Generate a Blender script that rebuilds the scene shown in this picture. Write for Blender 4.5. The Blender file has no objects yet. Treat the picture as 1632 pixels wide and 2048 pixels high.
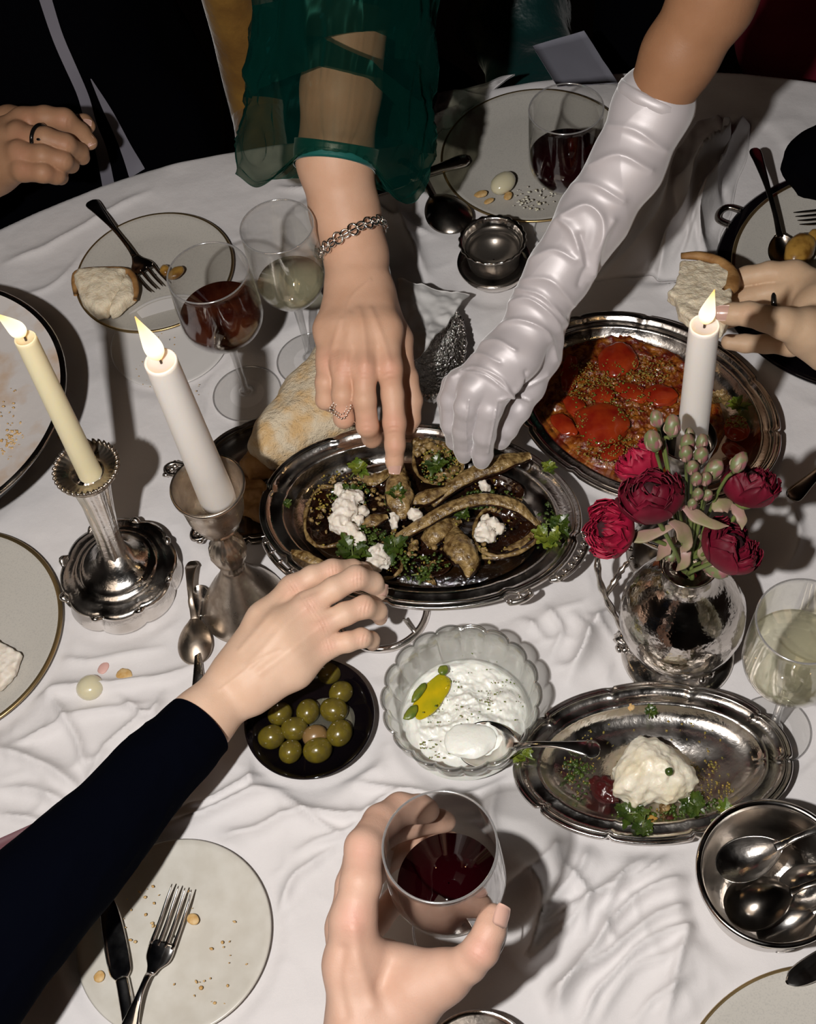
import bpy, math, random
import numpy as np
from mathutils import Vector
random.seed(7); RNG = np.random.default_rng(7)
scene = bpy.context.scene
COL = scene.collection
# ------------------------------------------------------------------ camera
FPX, T, HC = 2750.0, 0.75, 1.05            # focal length in px of a 1632x2048 frame, table height, camera above table
TH = math.atan(1807 / FPX)
CF = np.array([0, math.sin(TH), -math.cos(TH)])
_U0 = np.array([0, math.cos(TH), math.sin(TH)]); _R0 = np.array([1., 0, 0])
_s, _c = 334 / 1807, 1776 / 1807
CR = _c * _R0 - _s * _U0; CU = _s * _R0 + _c * _U0
CP = np.array([0, 0, T + HC])
cam_d = bpy.data.cameras.new('camera'); cam = bpy.data.objects.new('camera', cam_d); COL.objects.link(cam)
cam_d.sensor_fit = 'VERTICAL'; cam_d.sensor_height = 36; cam_d.lens = 36 * FPX / 2048; cam_d.clip_start = .01
from mathutils import Matrix
M = Matrix(((CR[0], CU[0], -CF[0], CP[0]), (CR[1], CU[1], -CF[1], CP[1]), (CR[2], CU[2], -CF[2], CP[2]), (0, 0, 0, 1)))
cam.matrix_world = M
scene.camera = cam
# ------------------------------------------------------------------ world, flash, exposure
w = bpy.data.worlds.new('world'); scene.world = w; w.use_nodes = True
w.node_tree.nodes['Background'].inputs[0].default_value = (.062, .056, .052, 1)
w.node_tree.nodes['Background'].inputs[1].default_value = .8
ld = bpy.data.lights.new('camera_flash', 'AREA'); ld.shape = 'DISK'; ld.size = .028; ld.energy = 13.3; ld.color = (1, .965, .93)
lo = bpy.data.objects.new('camera_flash', ld); COL.objects.link(lo)
lo.location = (-.21, .02, T + HC + .02)
lo.rotation_euler = (Vector((0, .62, T)) - Vector(lo.location)).to_track_quat('-Z', 'Y').to_euler()
ld2 = bpy.data.lights.new('warm_fill', 'AREA'); ld2.size = 1.0; ld2.energy = 4.0; ld2.color = (1, .80, .62)  # unseen fill light, added for warm ambient tone and broad soft reflections
lo2 = bpy.data.objects.new('warm_fill', ld2); COL.objects.link(lo2); lo2.location = (-.9, -.4, 2.6)
lo2.rotation_euler = (Vector((0, .6, T)) - Vector(lo2.location)).to_track_quat('-Z', 'Y').to_euler()
vs = scene.view_settings; vs.view_transform = 'Standard'; vs.look = 'None'; vs.exposure = 0.0; vs.gamma = 1; vs.use_curve_mapping = False
scene.cycles.max_bounces = 10; scene.cycles.transparent_max_bounces = 16; scene.cycles.use_denoising = True
scene.cycles.sample_clamp_indirect = 4

# ------------------------------------------------------------------ pixel <-> world
def P(x, y, z=0.):
    d = CF * FPX + CR * (x - 816) - CU * (y - 1024); t = (T + z - CP[2]) / d[2]
    return CP + d * t
def S(x, y, z=0.): return float(np.dot(P(x, y, z) - CP, CF)) / FPX
def PIX(V):
    d = V - CP; z = d @ CF
    return np.stack([816 + FPX * (d @ CR) / z, 1024 - FPX * (d @ CU) / z], -1)
def nrm(v): v = np.asarray(v, float); return v / (np.linalg.norm(v) + 1e-12)
def toC(p): return nrm(CP - np.asarray(p))
UP = np.array([0, 0, 1.])
# ------------------------------------------------------------------ noise (value noise, vectorised)
def _hash(i, j, k, s):
    h = (i * 374761393 + j * 668265263 + k * 2147483647 + s * 1274126177) & 0xffffffff
    h = ((h ^ (h >> 13)) * 1274126177) & 0xffffffff
    return ((h ^ (h >> 16)) & 0xffff) / 65535.
def vnoise(p, s=0):
    p = np.asarray(p, float); f = np.floor(p).astype(np.int64); u = p - f; u = u * u * (3 - 2 * u)
    r = 0
    for a in (0, 1):
        for b in (0, 1):
            for c in (0, 1):
                wt = (u[..., 0] if a else 1 - u[..., 0]) * (u[..., 1] if b else 1 - u[..., 1]) * (u[..., 2] if c else 1 - u[..., 2])
                r = r + wt * _hash(f[..., 0] + a, f[..., 1] + b, f[..., 2] + c, s)
    return r * 2 - 1
def fbm(p, s=0, o=3):
    p = np.asarray(p, float); r = 0; a = 1
    for k in range(o):
        r = r + a * vnoise(p * 2 ** k, s + k); a *= .5
    return r
# ------------------------------------------------------------------ meshes and objects
def mkmesh(name, V, F, mat, smooth=True):
    me = bpy.data.meshes.new(name); V = np.asarray(V, np.float32)
    if isinstance(F, np.ndarray) or (len(F) and all(len(f) == len(F[0]) for f in F)):
        F = np.asarray(F, np.int32); n, k = F.shape
        me.vertices.add(len(V)); me.vertices.foreach_set('co', V.ravel())
        me.loops.add(n * k); me.loops.foreach_set('vertex_index', F.ravel())
        me.polygons.add(n); me.polygons.foreach_set('loop_start', np.arange(0, n * k, k, dtype=np.int32))
        me.update(calc_edges=True); me.validate()
    else:
        me.from_pydata(V.tolist(), [], [list(map(int, f)) for f in F])
    me.polygons.foreach_set('use_smooth', np.full(len(me.polygons), smooth)); me.update()
    if mat: me.materials.append(mat)
    return me
def tag(o, label=None, cat=None, group=None, kind=None):
    if label: o['label'] = label
    if cat: o['category'] = cat
    if group: o['group'] = group
    if kind: o['kind'] = kind
    return o
def thing(name, label, cat, loc, group=None):
    o = bpy.data.objects.new(name, None); COL.objects.link(o); o.location = loc; o.empty_display_size = .02
    return tag(o, label, cat, group)
def wloc(o):
    l = np.array(o.location)
    while o.parent is not None: o = o.parent; l = l + np.array(o.location)
    return l
def obj(name, VF, mat, parent=None, loc=None, smooth=True, **kw):
    V, F = VF[0], VF[1]; V = np.asarray(V, float)
    if parent is not None: L = wloc(parent); oloc = (0, 0, 0)
    else: L = np.array(loc) if loc is not None else np.array([*V.mean(0)[:2], V[:, 2].min()]); oloc = L
    o = bpy.data.objects.new(name, mkmesh(name, V - L, F, mat, smooth)); COL.objects.link(o)
    o.location = oloc
    if parent is not None: o.parent = parent
    return tag(o, **kw)
def join(*vfs):
    V = []; F = []; n = 0
    for v, f in vfs:
        V.append(np.asarray(v, float)); F += [[int(i) + n for i in q] for q in f]; n += len(v)
    return np.concatenate(V), F
def grid_faces(n, m, cu=False, cv=False):
    i, j = np.meshgrid(np.arange(n if cu else n - 1), np.arange(m if cv else m - 1), indexing='ij')
    i = i.ravel(); j = j.ravel(); i2 = (i + 1) % n; j2 = (j + 1) % m
    return np.stack([i * m + j, i2 * m + j, i2 * m + j2, i * m + j2], 1)
def lathe(prof, n=64, c=(0, 0, 0), a=1., b=1., ang=0., mod=None, axis=None):
    """prof: (r,z) list; a,b stretch; mod(th,r,z)->(r,z)."""
    prof = np.asarray(prof, float); th = np.linspace(0, 2 * np.pi, n, endpoint=False)
    TT, RR = np.meshgrid(th, prof[:, 0]); _, ZZ = np.meshgrid(th, prof[:, 1])
    if mod: RR, ZZ = mod(TT, RR, ZZ)
    X = RR * np.cos(TT) * a; Y = RR * np.sin(TT) * b
    ca, sa = math.cos(ang), math.sin(ang)
    V = np.stack([X * ca - Y * sa, X * sa + Y * ca, ZZ], -1).reshape(-1, 3)
    if axis is not None: V = V @ frame(axis)
    F = grid_faces(len(prof), n, cv=True)
    return V + np.asarray(c), F
def frame(axis):
    """rows x,y,z of a frame whose z is axis"""
    z = nrm(axis); x = np.cross(UP if abs(z[2]) < .95 else np.array([0, 1., 0]), z); x = nrm(x); y = np.cross(z, x)
    return np.stack([x, y, z])
def oval(c, A, B, ang, prof, n=128, mod=None):
    """prof of (inset from the rim, z)"""
    th = np.linspace(0, 2 * np.pi, n, endpoint=False); prof = np.asarray(prof, float)
    TT, SS = np.meshgrid(th, prof[:, 0]); _, ZZ = np.meshgrid(th, prof[:, 1])
    if mod: SS, ZZ = mod(TT, SS, ZZ)
    X = np.maximum(A - SS, .0004) * np.cos(TT); Y = np.maximum(B - SS * (B / A) ** .35, .0004) * np.sin(TT)
    ca, sa = math.cos(ang), math.sin(ang)
    V = np.stack([X * ca - Y * sa, X * sa + Y * ca, ZZ], -1).reshape(-1, 3)
    return V + np.asarray(c), grid_faces(len(prof), n, cv=True)
def spline(pts, k=8):
    pts = np.asarray(pts, float)
    if len(pts) < 3: return np.stack([pts[0] + (pts[-1] - pts[0]) * t for t in np.linspace(0, 1, k + 1)])
    Q = np.vstack([2 * pts[0] - pts[1], pts, 2 * pts[-1] - pts[-2]]); out = []
    for i in range(1, len(Q) - 2):
        for t in np.linspace(0, 1, k, endpoint=False):
            a, b, c, d = Q[i - 1], Q[i], Q[i + 1], Q[i + 2]
            out.append(.5 * (2 * b + (c - a) * t + (2 * a - 5 * b + 4 * c - d) * t * t + (3 * b - a - 3 * c + d) * t ** 3))
    out.append(Q[-2]); return np.array(out)
def tube(pts, rad, n=10, k=0, closed=False, flat=1., up=UP, mod=None, caps=True):
    """swept tube; rad scalar or per-control-point; flat squashes along the up side"""
    pts = np.asarray(pts, float); rad = np.full(len(pts), rad) if np.isscalar(rad) else np.asarray(rad, float)
    if k:
        Q = spline(np.hstack([pts, rad[:, None]]), k); pts, rad = Q[:, :3], np.maximum(Q[:, 3], 1e-5)
    m = len(pts)
    if closed: t = np.roll(pts, -1, 0) - np.roll(pts, 1, 0)
    else: t = np.gradient(pts, axis=0)
    t /= np.linalg.norm(t, axis=1)[:, None] + 1e-12
    up = np.asarray(up, float); s = np.cross(t, up); L = np.linalg.norm(s, axis=1)
    s[L < 1e-3] = np.cross(t[L < 1e-3], [0, 1., 0.3]); s /= np.linalg.norm(s, axis=1)[:, None]
    for i in range(1, m):
        if s[i] @ s[i - 1] < 0: s[i] *= -1
    u = np.cross(s, t); th = np.linspace(0, 2 * np.pi, n, endpoint=False)
    R = rad[:, None] * np.ones(n)
    if mod: R = mod(np.arange(m)[:, None] / (m - 1), th[None], R)
    V = pts[:, None] + s[:, None] * (np.cos(th)[None, :, None] * R[..., None]) + u[:, None] * (np.sin(th)[None, :, None] * R[..., None]) * flat
    V = V.reshape(-1, 3); F = grid_faces(m, n, cu=closed, cv=True)
    if caps and not closed:
        V = np.vstack([V, pts[0], pts[-1]]); F = [list(f) for f in F]
        a, b = len(V) - 2, len(V) - 1
        for j in range(n):
            F.append([a, (j + 1) % n, j]); F.append([b, (m - 1) * n + j, (m - 1) * n + (j + 1) % n])
    return V, F
_ico = {}
def ico(n=3):
    if n not in _ico:
        import bmesh
        bm = bmesh.new(); bmesh.ops.create_icosphere(bm, subdivisions=n, radius=1)
        _ico[n] = (np.array([v.co[:] for v in bm.verts]), np.array([[v.index for v in f.verts] for f in bm.faces])); bm.free()
    return _ico[n]
def blob(c, ax, rot=0., amp=0., sc=60., seed=0, n=3, R=None, pw=1.):
    V, F = ico(n); V = V.copy()
    if pw != 1: V = np.sign(V) * np.abs(V) ** pw
    d = 1 + amp * fbm(V * sc + seed * 7.3, seed, 3)
    V = V * d[:, None] * np.asarray(ax)
    if R is not None: V = V @ R
    ca, sa = math.cos(rot), math.sin(rot)
    V = np.stack([V[:, 0] * ca - V[:, 1] * sa, V[:, 0] * sa + V[:, 1] * ca, V[:, 2]], 1)
    return V + np.asarray(c), F
# ------------------------------------------------------------------ implicit surfaces (naive surface nets)
def nets(D, h):
    nx, ny, nz = D.shape; ins = D < 0
    c = np.zeros((nx - 1, ny - 1, nz - 1), np.int16)
    for a in (0, 1):
        for b in (0, 1):
            for d in (0, 1): c += ins[a:nx - 1 + a, b:ny - 1 + b, d:nz - 1 + d]
    act = (c > 0) & (c < 8); I = np.argwhere(act); idx = -np.ones(act.shape, np.int64); idx[act] = np.arange(len(I))
    acc = np.zeros((len(I), 3)); cnt = np.zeros(len(I)); x, y, z = I.T
    for a0 in range(8):
        for ax in range(3):
            if a0 >> ax & 1: continue
            o0 = np.array([a0 & 1, a0 >> 1 & 1, a0 >> 2 & 1]); o1 = o0.copy(); o1[ax] = 1
            d0 = D[x + o0[0], y + o0[1], z + o0[2]]; d1 = D[x + o1[0], y + o1[1], z + o1[2]]
            m = (d0 < 0) != (d1 < 0); t = np.where(m, d0 / np.where(m, d0 - d1, 1), 0)
            acc += np.where(m[:, None], o0 + t[:, None] * (o1 - o0), 0); cnt += m
    V = (I + acc / cnt[:, None]) * h; F = []
    for ax in range(3):
        sl0 = [slice(1, -1)] * 3; sl0[ax] = slice(0, -1); sl1 = [slice(1, -1)] * 3; sl1[ax] = slice(1, None)
        A = ins[tuple(sl0)]; B = ins[tuple(sl1)]; b, d = [(1, 2), (2, 0), (0, 1)][ax]
        for flip, mk in ((False, A & ~B), (True, ~A & B)):
            q = np.argwhere(mk); 
            if not len(q): continue
            q = q + 1; q[:, ax] -= 1
            eb = np.zeros(3, int); eb[b] = 1; ed = np.zeros(3, int); ed[d] = 1
            g = lambda p: idx[p[:, 0], p[:, 1], p[:, 2]]
            quad = np.stack([g(q - eb - ed), g(q - ed), g(q), g(q - eb)], 1)
            F.append(quad[:, ::-1] if flip else quad)
    return V, np.concatenate(F)
def smin(a, b, k):
    h = np.clip(.5 + .5 * (b - a) / k, 0, 1); return b * (1 - h) + a * h - k * h * (1 - h)
class Field:
    def __init__(s, pts, rads, h, margin=.006, axis=None):
        pts = np.asarray(pts); s.h = h; s.o0 = pts.mean(0)
        if axis is None:
            q = pts - s.o0; s.B = np.linalg.svd(q, full_matrices=False)[2] if len(pts) > 3 else np.eye(3)
        else: s.B = axis
        if np.linalg.det(s.B) < 0: s.B = s.B * np.array([[1], [1], [-1]])
        q = (pts - s.o0) @ s.B.T; r = np.asarray(rads)[:, None]
        s.lo = (q - r).min(0) - margin; hi = (q + r).max(0) + margin
        s.n = np.ceil((hi - s.lo) / h).astype(int) + 1
        s.ax = [s.lo[i] + np.arange(s.n[i]) * h for i in range(3)]
    def new(s): return np.full(s.n, .05, np.float32)
    def cone(s, D, a, b, ra, rb, k=0., mar=.02):
        a = s.B @ (np.asarray(a) - s.o0); b = s.B @ (np.asarray(b) - s.o0); R = max(ra, rb) + mar
        i0 = np.clip(((np.minimum(a, b) - R - s.lo) / s.h).astype(int), 0, s.n); i1 = np.clip(((np.maximum(a, b) + R - s.lo) / s.h).astype(int) + 2, 0, s.n)
        sl = tuple(slice(i0[i], i1[i]) for i in range(3))
        X, Y, Z = np.meshgrid(*[s.ax[i][sl[i]] for i in range(3)], indexing='ij', sparse=True)
        ab = b - a; L = ab @ ab + 1e-12
        t = np.clip(((X - a[0]) * ab[0] + (Y - a[1]) * ab[1] + (Z - a[2]) * ab[2]) / L, 0, 1)
        d = np.sqrt((X - a[0] - t * ab[0]) ** 2 + (Y - a[1] - t * ab[1]) ** 2 + (Z - a[2] - t * ab[2]) ** 2) - (ra + (rb - ra) * t)
        D[sl] = smin(D[sl], d, k) if k else np.minimum(D[sl], d)
    def mesh(s, D):
        D[[0, -1]] = np.maximum(D[[0, -1]], .001); D[:, [0, -1]] = np.maximum(D[:, [0, -1]], .001); D[:, :, [0, -1]] = np.maximum(D[:, :, [0, -1]], .001)
        V, F = nets(D.astype(np.float64), s.h)
        return (V + s.lo) @ s.B + s.o0, F
def vnormals(V, F):
    N = np.zeros_like(V); n = np.cross(V[F[:, 2]] - V[F[:, 0]], V[F[:, 3 if F.shape[1] > 3 else 1]] - V[F[:, 1 if F.shape[1] > 3 else 0]])
    for k in range(F.shape[1]): np.add.at(N, F[:, k], n)
    return N / (np.linalg.norm(N, axis=1)[:, None] + 1e-12)
def seg_dist(Q, L):
    """distance of points Q (n,2) to polyline L (m,2)"""
    best = np.full(len(Q), 1e9)
    for a, b in zip(L[:-1], L[1:]):
        ab = b - a; t = np.clip(((Q - a) @ ab) / (ab @ ab + 1e-12), 0, 1)
        best = np.minimum(best, np.linalg.norm(Q - a - t[:, None] * ab, axis=1))
    return best
def poly_solid(px, z, thick, rnd=.004, amp=.0015, sc=90., h=.0016, seed=0, tilt=(0, 0), dome=0., dents=()):
    """a lumpy slab whose outline passes through ground positions of px at height z (its centre height)"""
    W = np.array([P(x, y, z)[:2] for x, y in px]); lo = W.min(0) - .006; hi = W.max(0) + .006
    zl, zh = -thick / 2 - .006, thick / 2 + .006 + dome
    nx, ny = np.ceil((hi - lo) / h).astype(int) + 1; nz = int((zh - zl) / h) + 2
    X = lo[0] + np.arange(nx) * h; Y = lo[1] + np.arange(ny) * h; Z = zl + np.arange(nz) * h
    G = np.stack(np.meshgrid(X, Y, indexing='ij'), -1).reshape(-1, 2)
    L = np.vstack([W, W[:1]]); d = seg_dist(G, L); ins = np.zeros(len(G), bool)
    for a, b in zip(L[:-1], L[1:]):
        c = (a[1] > G[:, 1]) != (b[1] > G[:, 1]); ins ^= c & (G[:, 0] < (b[0] - a[0]) * (G[:, 1] - a[1]) / (b[1] - a[1] + 1e-15) + a[0])
    D2 = np.where(ins, -d, d).reshape(nx, ny); m = max(1e-6, -D2.min())
    top = dome * np.clip(1 - (1 + D2 / m) ** 2, 0, 1)
    qz = np.abs(Z[None, None] - top[..., None] / 2) - (thick + top[..., None]) / 2 + rnd; q2 = (D2 + rnd)[..., None] + 0 * qz
    D = np.minimum(np.maximum(qz, q2), 0) + np.sqrt(np.maximum(qz, 0) ** 2 + np.maximum(q2, 0) ** 2) - rnd
    g3 = np.stack(np.meshgrid(X, Y, Z, indexing='ij'), -1)
    D = D + amp * fbm(g3 * sc, seed, 3)
    for (dx, dy, dr, dd) in dents:
        cc = P(dx, dy, z)[:2]; rr = np.hypot(g3[..., 0] - cc[0], g3[..., 1] - cc[1]); D = D + dd * np.exp(-(rr / dr) ** 2)
    D[[0, -1]] = .01; D[:, [0, -1]] = .01; D[:, :, [0, -1]] = .01
    V, F = nets(D, h); V = V + np.array([lo[0], lo[1], zl]); cen = V.mean(0)
    V[:, 2] += (V[:, 0] - cen[0]) * tilt[0] + (V[:, 1] - cen[1]) * tilt[1] + T + z
    return V, F
def circ3(a, b, c, z=0.):
    pts = [P(*p, z)[:2] for p in (a, b, c)]; A = np.array([[2 * p[0], 2 * p[1], 1] for p in pts]); s = np.linalg.solve(A, [p @ p for p in pts])
    return np.array([s[0], s[1], T]), math.sqrt(s[2] + s[0] ** 2 + s[1] ** 2)
def fit_oval(px, z):
    Q = np.array([P(*p, z)[:2] for p in px]); m = Q.mean(0); q = (Q - m) * 10
    A = np.c_[q[:, 0] ** 2, q[:, 0] * q[:, 1], q[:, 1] ** 2, q[:, 0], q[:, 1]]
    s = np.linalg.lstsq(A, np.ones(len(q)), rcond=None)[0]; a, b, c, d, e = s
    cen = np.linalg.solve([[2 * a, b], [b, 2 * c]], [-d, -e]); k = 1 + a * cen[0] ** 2 + b * cen[0] * cen[1] + c * cen[1] ** 2
    w_, v = np.linalg.eigh(np.array([[a, b / 2], [b / 2, c]]) / k)
    return np.array([*(cen / 10 + m), T]), 1 / math.sqrt(w_[0]) / 10, 1 / math.sqrt(w_[1]) / 10, math.atan2(v[1, 0], v[0, 0])
FOOT = []     # (x, y, a, b, ang): places where the cloth lies flat under things
def foot(c, a, b=None, ang=0.): FOOT.append((c[0], c[1], a, b or a, ang))
# ------------------------------------------------------------------ materials
def nodemat(name):
    m = bpy.data.materials.new(name); m.use_nodes = True; nt = m.node_tree; nt.nodes.clear()
    out = nt.nodes.new('ShaderNodeOutputMaterial'); return m, nt, out
def mat(name, col, rough=.5, metal=0., col2=None, nsc=40., ncon=(.35, .65), rough2=None, bump=None, sss=0., sssr=(.01, .004, .002), coat=0., spec=.5,
        sheen=0., attr=None, acol=None, aniso=0., trans=0., alpha=1., musg=False, bump2=None, emis=None):
    m, nt, out = nodemat(name); N = nt.nodes.new; Lk = nt.links.new
    p = N('ShaderNodeBsdfPrincipled'); Lk(p.outputs[0], out.inputs[0])
    p.inputs['Base Color'].default_value = (*col, 1); p.inputs['Roughness'].default_value = rough; p.inputs['Metallic'].default_value = metal
    p.inputs['Specular IOR Level'].default_value = spec
    if sss: p.inputs['Subsurface Weight'].default_value = sss; p.inputs['Subsurface Radius'].default_value = sssr; p.inputs['Subsurface Scale'].default_value = 1.
    if coat: p.inputs['Coat Weight'].default_value = coat; p.inputs['Coat Roughness'].default_value = .05
    if sheen: p.inputs['Sheen Weight'].default_value = sheen; p.inputs['Sheen Roughness'].default_value = .4
    if aniso: p.inputs['Anisotropic'].default_value = aniso
    if trans: p.inputs['Transmission Weight'].default_value = trans
    if alpha < 1: p.inputs['Alpha'].default_value = alpha
    tc = N('ShaderNodeTexCoord'); cur = None
    if col2 is not None or rough2 is not None:
        t = N('ShaderNodeTexNoise'); t.inputs['Scale'].default_value = nsc; t.inputs['Detail'].default_value = 5; Lk(tc.outputs['Object'], t.inputs['Vector'])
        mr = N('ShaderNodeMapRange'); mr.inputs[1].default_value, mr.inputs[2].default_value = ncon; Lk(t.outputs[0], mr.inputs[0])
        if col2 is not None:
            mx = N('ShaderNodeMix'); mx.data_type = 'RGBA'; Lk(mr.outputs[0], mx.inputs[0]); mx.inputs[6].default_value = (*col, 1); mx.inputs[7].default_value = (*col2, 1)
            cur = mx.outputs[2]; Lk(cur, p.inputs['Base Color'])
        if rough2 is not None:
            mf = N('ShaderNodeMapRange'); mf.inputs[3].default_value, mf.inputs[4].default_value = rough, rough2; Lk(mr.outputs[0], mf.inputs[0]); Lk(mf.outputs[0], p.inputs['Roughness'])
    if attr:
        at = N('ShaderNodeAttribute'); at.attribute_name = attr; mx = N('ShaderNodeMix'); mx.data_type = 'RGBA'; Lk(at.outputs['Fac'], mx.inputs[0])
        if cur is not None: Lk(cur, mx.inputs[6])
        else: mx.inputs[6].default_value = (*col, 1)
        mx.inputs[7].default_value = (*acol, 1); Lk(mx.outputs[2], p.inputs['Base Color'])
    last = None
    for bp in (bump, bump2):
        if not bp: continue
        t = N('ShaderNodeTexNoise'); t.inputs['Scale'].default_value = bp[0]; t.inputs['Detail'].default_value = 4; Lk(tc.outputs['Object'], t.inputs['Vector'])
        b = N('ShaderNodeBump'); b.inputs['Strength'].default_value = bp[1]; b.inputs['Distance'].default_value = bp[2]; Lk(t.outputs[0], b.inputs['Height'])
        if last: Lk(last, b.inputs['Normal'])
        last = b.outputs[0]
    if last: Lk(last, p.inputs['Normal'])
    if emis: p.inputs['Emission Color'].default_value = (*emis[0], 1); p.inputs['Emission Strength'].default_value = emis[1]
    return m
def thinmat(name, tint, gl=.03, rough=.03, gcol=(1, 1, 1), edge=.5, body=None, bodyw=0., ior=1.45):
    """thin sheet: transparent with a tint, mirror-like by Fresnel, optionally a bit of diffuse body"""
    m, nt, out = nodemat(name); N = nt.nodes.new; Lk = nt.links.new
    tr = N('ShaderNodeBsdfTransparent'); tr.inputs[0].default_value = (*tint, 1)
    cur = tr.outputs[0]
    if body:
        df = N('ShaderNodeBsdfDiffuse'); df.inputs[0].default_value = (*body, 1); lw = N('ShaderNodeLayerWeight'); lw.inputs[0].default_value = edge
        mp = N('ShaderNodeMapRange'); mp.inputs[3].default_value = bodyw; mp.inputs[4].default_value = min(1, bodyw * 2.6 + .1); Lk(lw.outputs['Facing'], mp.inputs[0])
        mx = N('ShaderNodeMixShader'); Lk(mp.outputs[0], mx.inputs[0]); Lk(cur, mx.inputs[1]); Lk(df.outputs[0], mx.inputs[2]); cur = mx.outputs[0]
    g = N('ShaderNodeBsdfGlossy'); g.inputs['Color'].default_value = (*gcol, 1); g.inputs['Roughness'].default_value = rough
    lw2 = N('ShaderNodeLayerWeight'); lw2.inputs[0].default_value = .5; pw = N('ShaderNodeMath'); pw.operation = 'POWER'; pw.inputs[1].default_value = 4.; Lk(lw2.outputs['Facing'], pw.inputs[0])
    f0 = ((ior - 1) / (ior + 1)) ** 2 + gl; ad = N('ShaderNodeMapRange'); ad.inputs[3].default_value = f0; ad.inputs[4].default_value = .85; Lk(pw.outputs[0], ad.inputs[0])
    mx = N('ShaderNodeMixShader'); Lk(ad.outputs[0], mx.inputs[0]); Lk(cur, mx.inputs[1]); Lk(g.outputs[0], mx.inputs[2]); Lk(mx.outputs[0], out.inputs[0])
    return m
M_CLOTH = mat('white_linen', (.66, .635, .635), .85, bump=(1400, .25, .0006), sheen=.15, bump2=(70, .35, .002))
M_NAPKIN = mat('white_napkin', (.60, .585, .57), .85, bump=(1200, .25, .0006), sheen=.15)
M_SILVER = mat('polished_silver', (.86, .83, .80), .10, 1., col2=(.70, .65, .60), nsc=45, rough2=.26, bump=(95, .34, .0011), bump2=(420, .2, .0006))
M_VASE = mat('vase_silver', (.60, .56, .52), .08, 1., rough2=.16, nsc=40, bump=(48, .75, .0022))
M_EMB = mat('embossed_silver', (.62, .59, .56), .16, 1., bump=(210, 1., .006), bump2=(520, .6, .002))
M_SILVER2 = mat('bright_silver', (.88, .86, .84), .08, 1., rough2=.17, nsc=50, bump=(50, .22, .001))
M_WORN = mat('worn_silver', (.58, .51, .43), .26, 1., col2=(.40, .33, .27), nsc=90, rough2=.38, bump=(260, .2, .0005))
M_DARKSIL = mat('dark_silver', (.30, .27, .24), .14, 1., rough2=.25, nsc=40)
M_LINE = mat('dark_lining', (.13, .115, .10), .3, .8, bump=(300, .1, .0004))
M_GOLD = mat('gold_line', (.45, .32, .15), .3, .9)
M_CER = mat('speckled_stoneware', (.50, .475, .43), .38, col2=(.44, .42, .385), nsc=700, ncon=(.5, .66))
M_CERW = mat('cream_stoneware', (.58, .555, .50), .3, col2=(.52, .49, .43), nsc=60, bump=(300, .1, .0004))
M_CERP = mat('white_plate', (.62, .60, .585), .35)
M_PEARL = mat('pearly_dish', (.66, .62, .60), .28, col2=(.56, .38, .24), nsc=26, ncon=(.50, .72), metal=.1, bump=(120, .3, .001), coat=.3)
M_BLACKDISH = mat('black_glaze', (.003, .002, .003), .07, spec=.35)
M_GLASS = thinmat('clear_glass', (.965, .965, .96), gl=.015)
M_GRIM = thinmat('glass_edge', (.80, .79, .79), gl=.30, rough=.12, body=(.85, .84, .84), bodyw=.16, edge=.4)  # white diffuse body paints the flash highlight onto rims and edges
M_GSTEM = thinmat('glass_stem', (.90, .90, .90), gl=.12, rough=.08, body=(.85, .85, .85), bodyw=.05, edge=.45)  # pale diffuse body paints a highlight into the stem
M_CUT = thinmat('moulded_glass', (.86, .865, .85), gl=.09, rough=.08, body=(.8, .8, .76), bodyw=.03, edge=.35)
M_WINE = mat('red_wine', (.010, .0004, .0012), .03, spec=.5)
M_WINE2 = mat('brown_red_wine', (.035, .005, .003), .03, col2=(.07, .016, .006), nsc=60)
M_WWINE = thinmat('white_wine', (.975, .965, .86), gl=.06, rough=.02, ior=1.33, body=(.85, .83, .66), bodyw=.07, edge=.3)  # diffuse body paints bright refracted light into the wine
M_WAX = mat('white_wax', (.72, .68, .64), .42, sss=.5, sssr=(.012, .009, .006), emis=((1, .8, .6), .015))  # faint emission puts the candle glow into the wax
M_WAXC = mat('cream_wax', (.76, .68, .45), .42, sss=.5, sssr=(.012, .009, .005), emis=((1, .8, .5), .015))  # faint warm emission, glow put into the wax as above
M_WICK = mat('wick', (.05, .03, .02), .9)
def skin(name, c, c2, red):
    return mat(name, c, .52, col2=c2, nsc=45, ncon=(.3, .75), sss=.12, sssr=(.008, .003, .0016), bump=(900, .22, .0007), attr='blush', acol=red, spec=.35, bump2=(160, .12, .0012))
M_SKB = skin('warm_skin', (.63, .385, .265), (.57, .33, .215), (.66, .30, .22))
M_SKE = skin('fair_skin', (.72, .50, .37), (.66, .43, .30), (.70, .35, .26))
M_SKF = skin('pink_skin', (.56, .36, .27), (.52, .31, .225), (.58, .25, .20))
M_SKA = skin('tan_skin', (.42, .235, .135), (.36, .19, .105), (.44, .19, .12))
M_SKD = skin('olive_skin', (.60, .42, .28), (.52, .34, .21), (.56, .30, .2))
M_SKC = skin('bronze_skin', (.31, .155, .08), (.27, .13, .065), (.31, .15, .09))
M_NAIL = mat('fingernail', (.60, .36, .29), .22, coat=.4, sss=.1)
M_SATIN = mat('white_satin', (.49, .45, .46), .46, spec=.75, sheen=.6, bump=(1800, .2, .0003), metal=.12, aniso=.4)
M_ORG = thinmat('green_organza', (.60, .60, .52), gl=.0, rough=.32, gcol=(.08, .38, .32), body=(.003, .050, .041), bodyw=.10, edge=.75, ior=1.10)
M_ORG2 = thinmat('green_organza_double', (.16, .25, .22), gl=.01, rough=.32, gcol=(.08, .38, .32), body=(.002, .036, .030), bodyw=.32, edge=.7, ior=1.12)
M_ORGB = mat('green_satin_band', (.008, .095, .08), .38, spec=.6, sheen=.3, bump=(300, .3, .0006))
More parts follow.
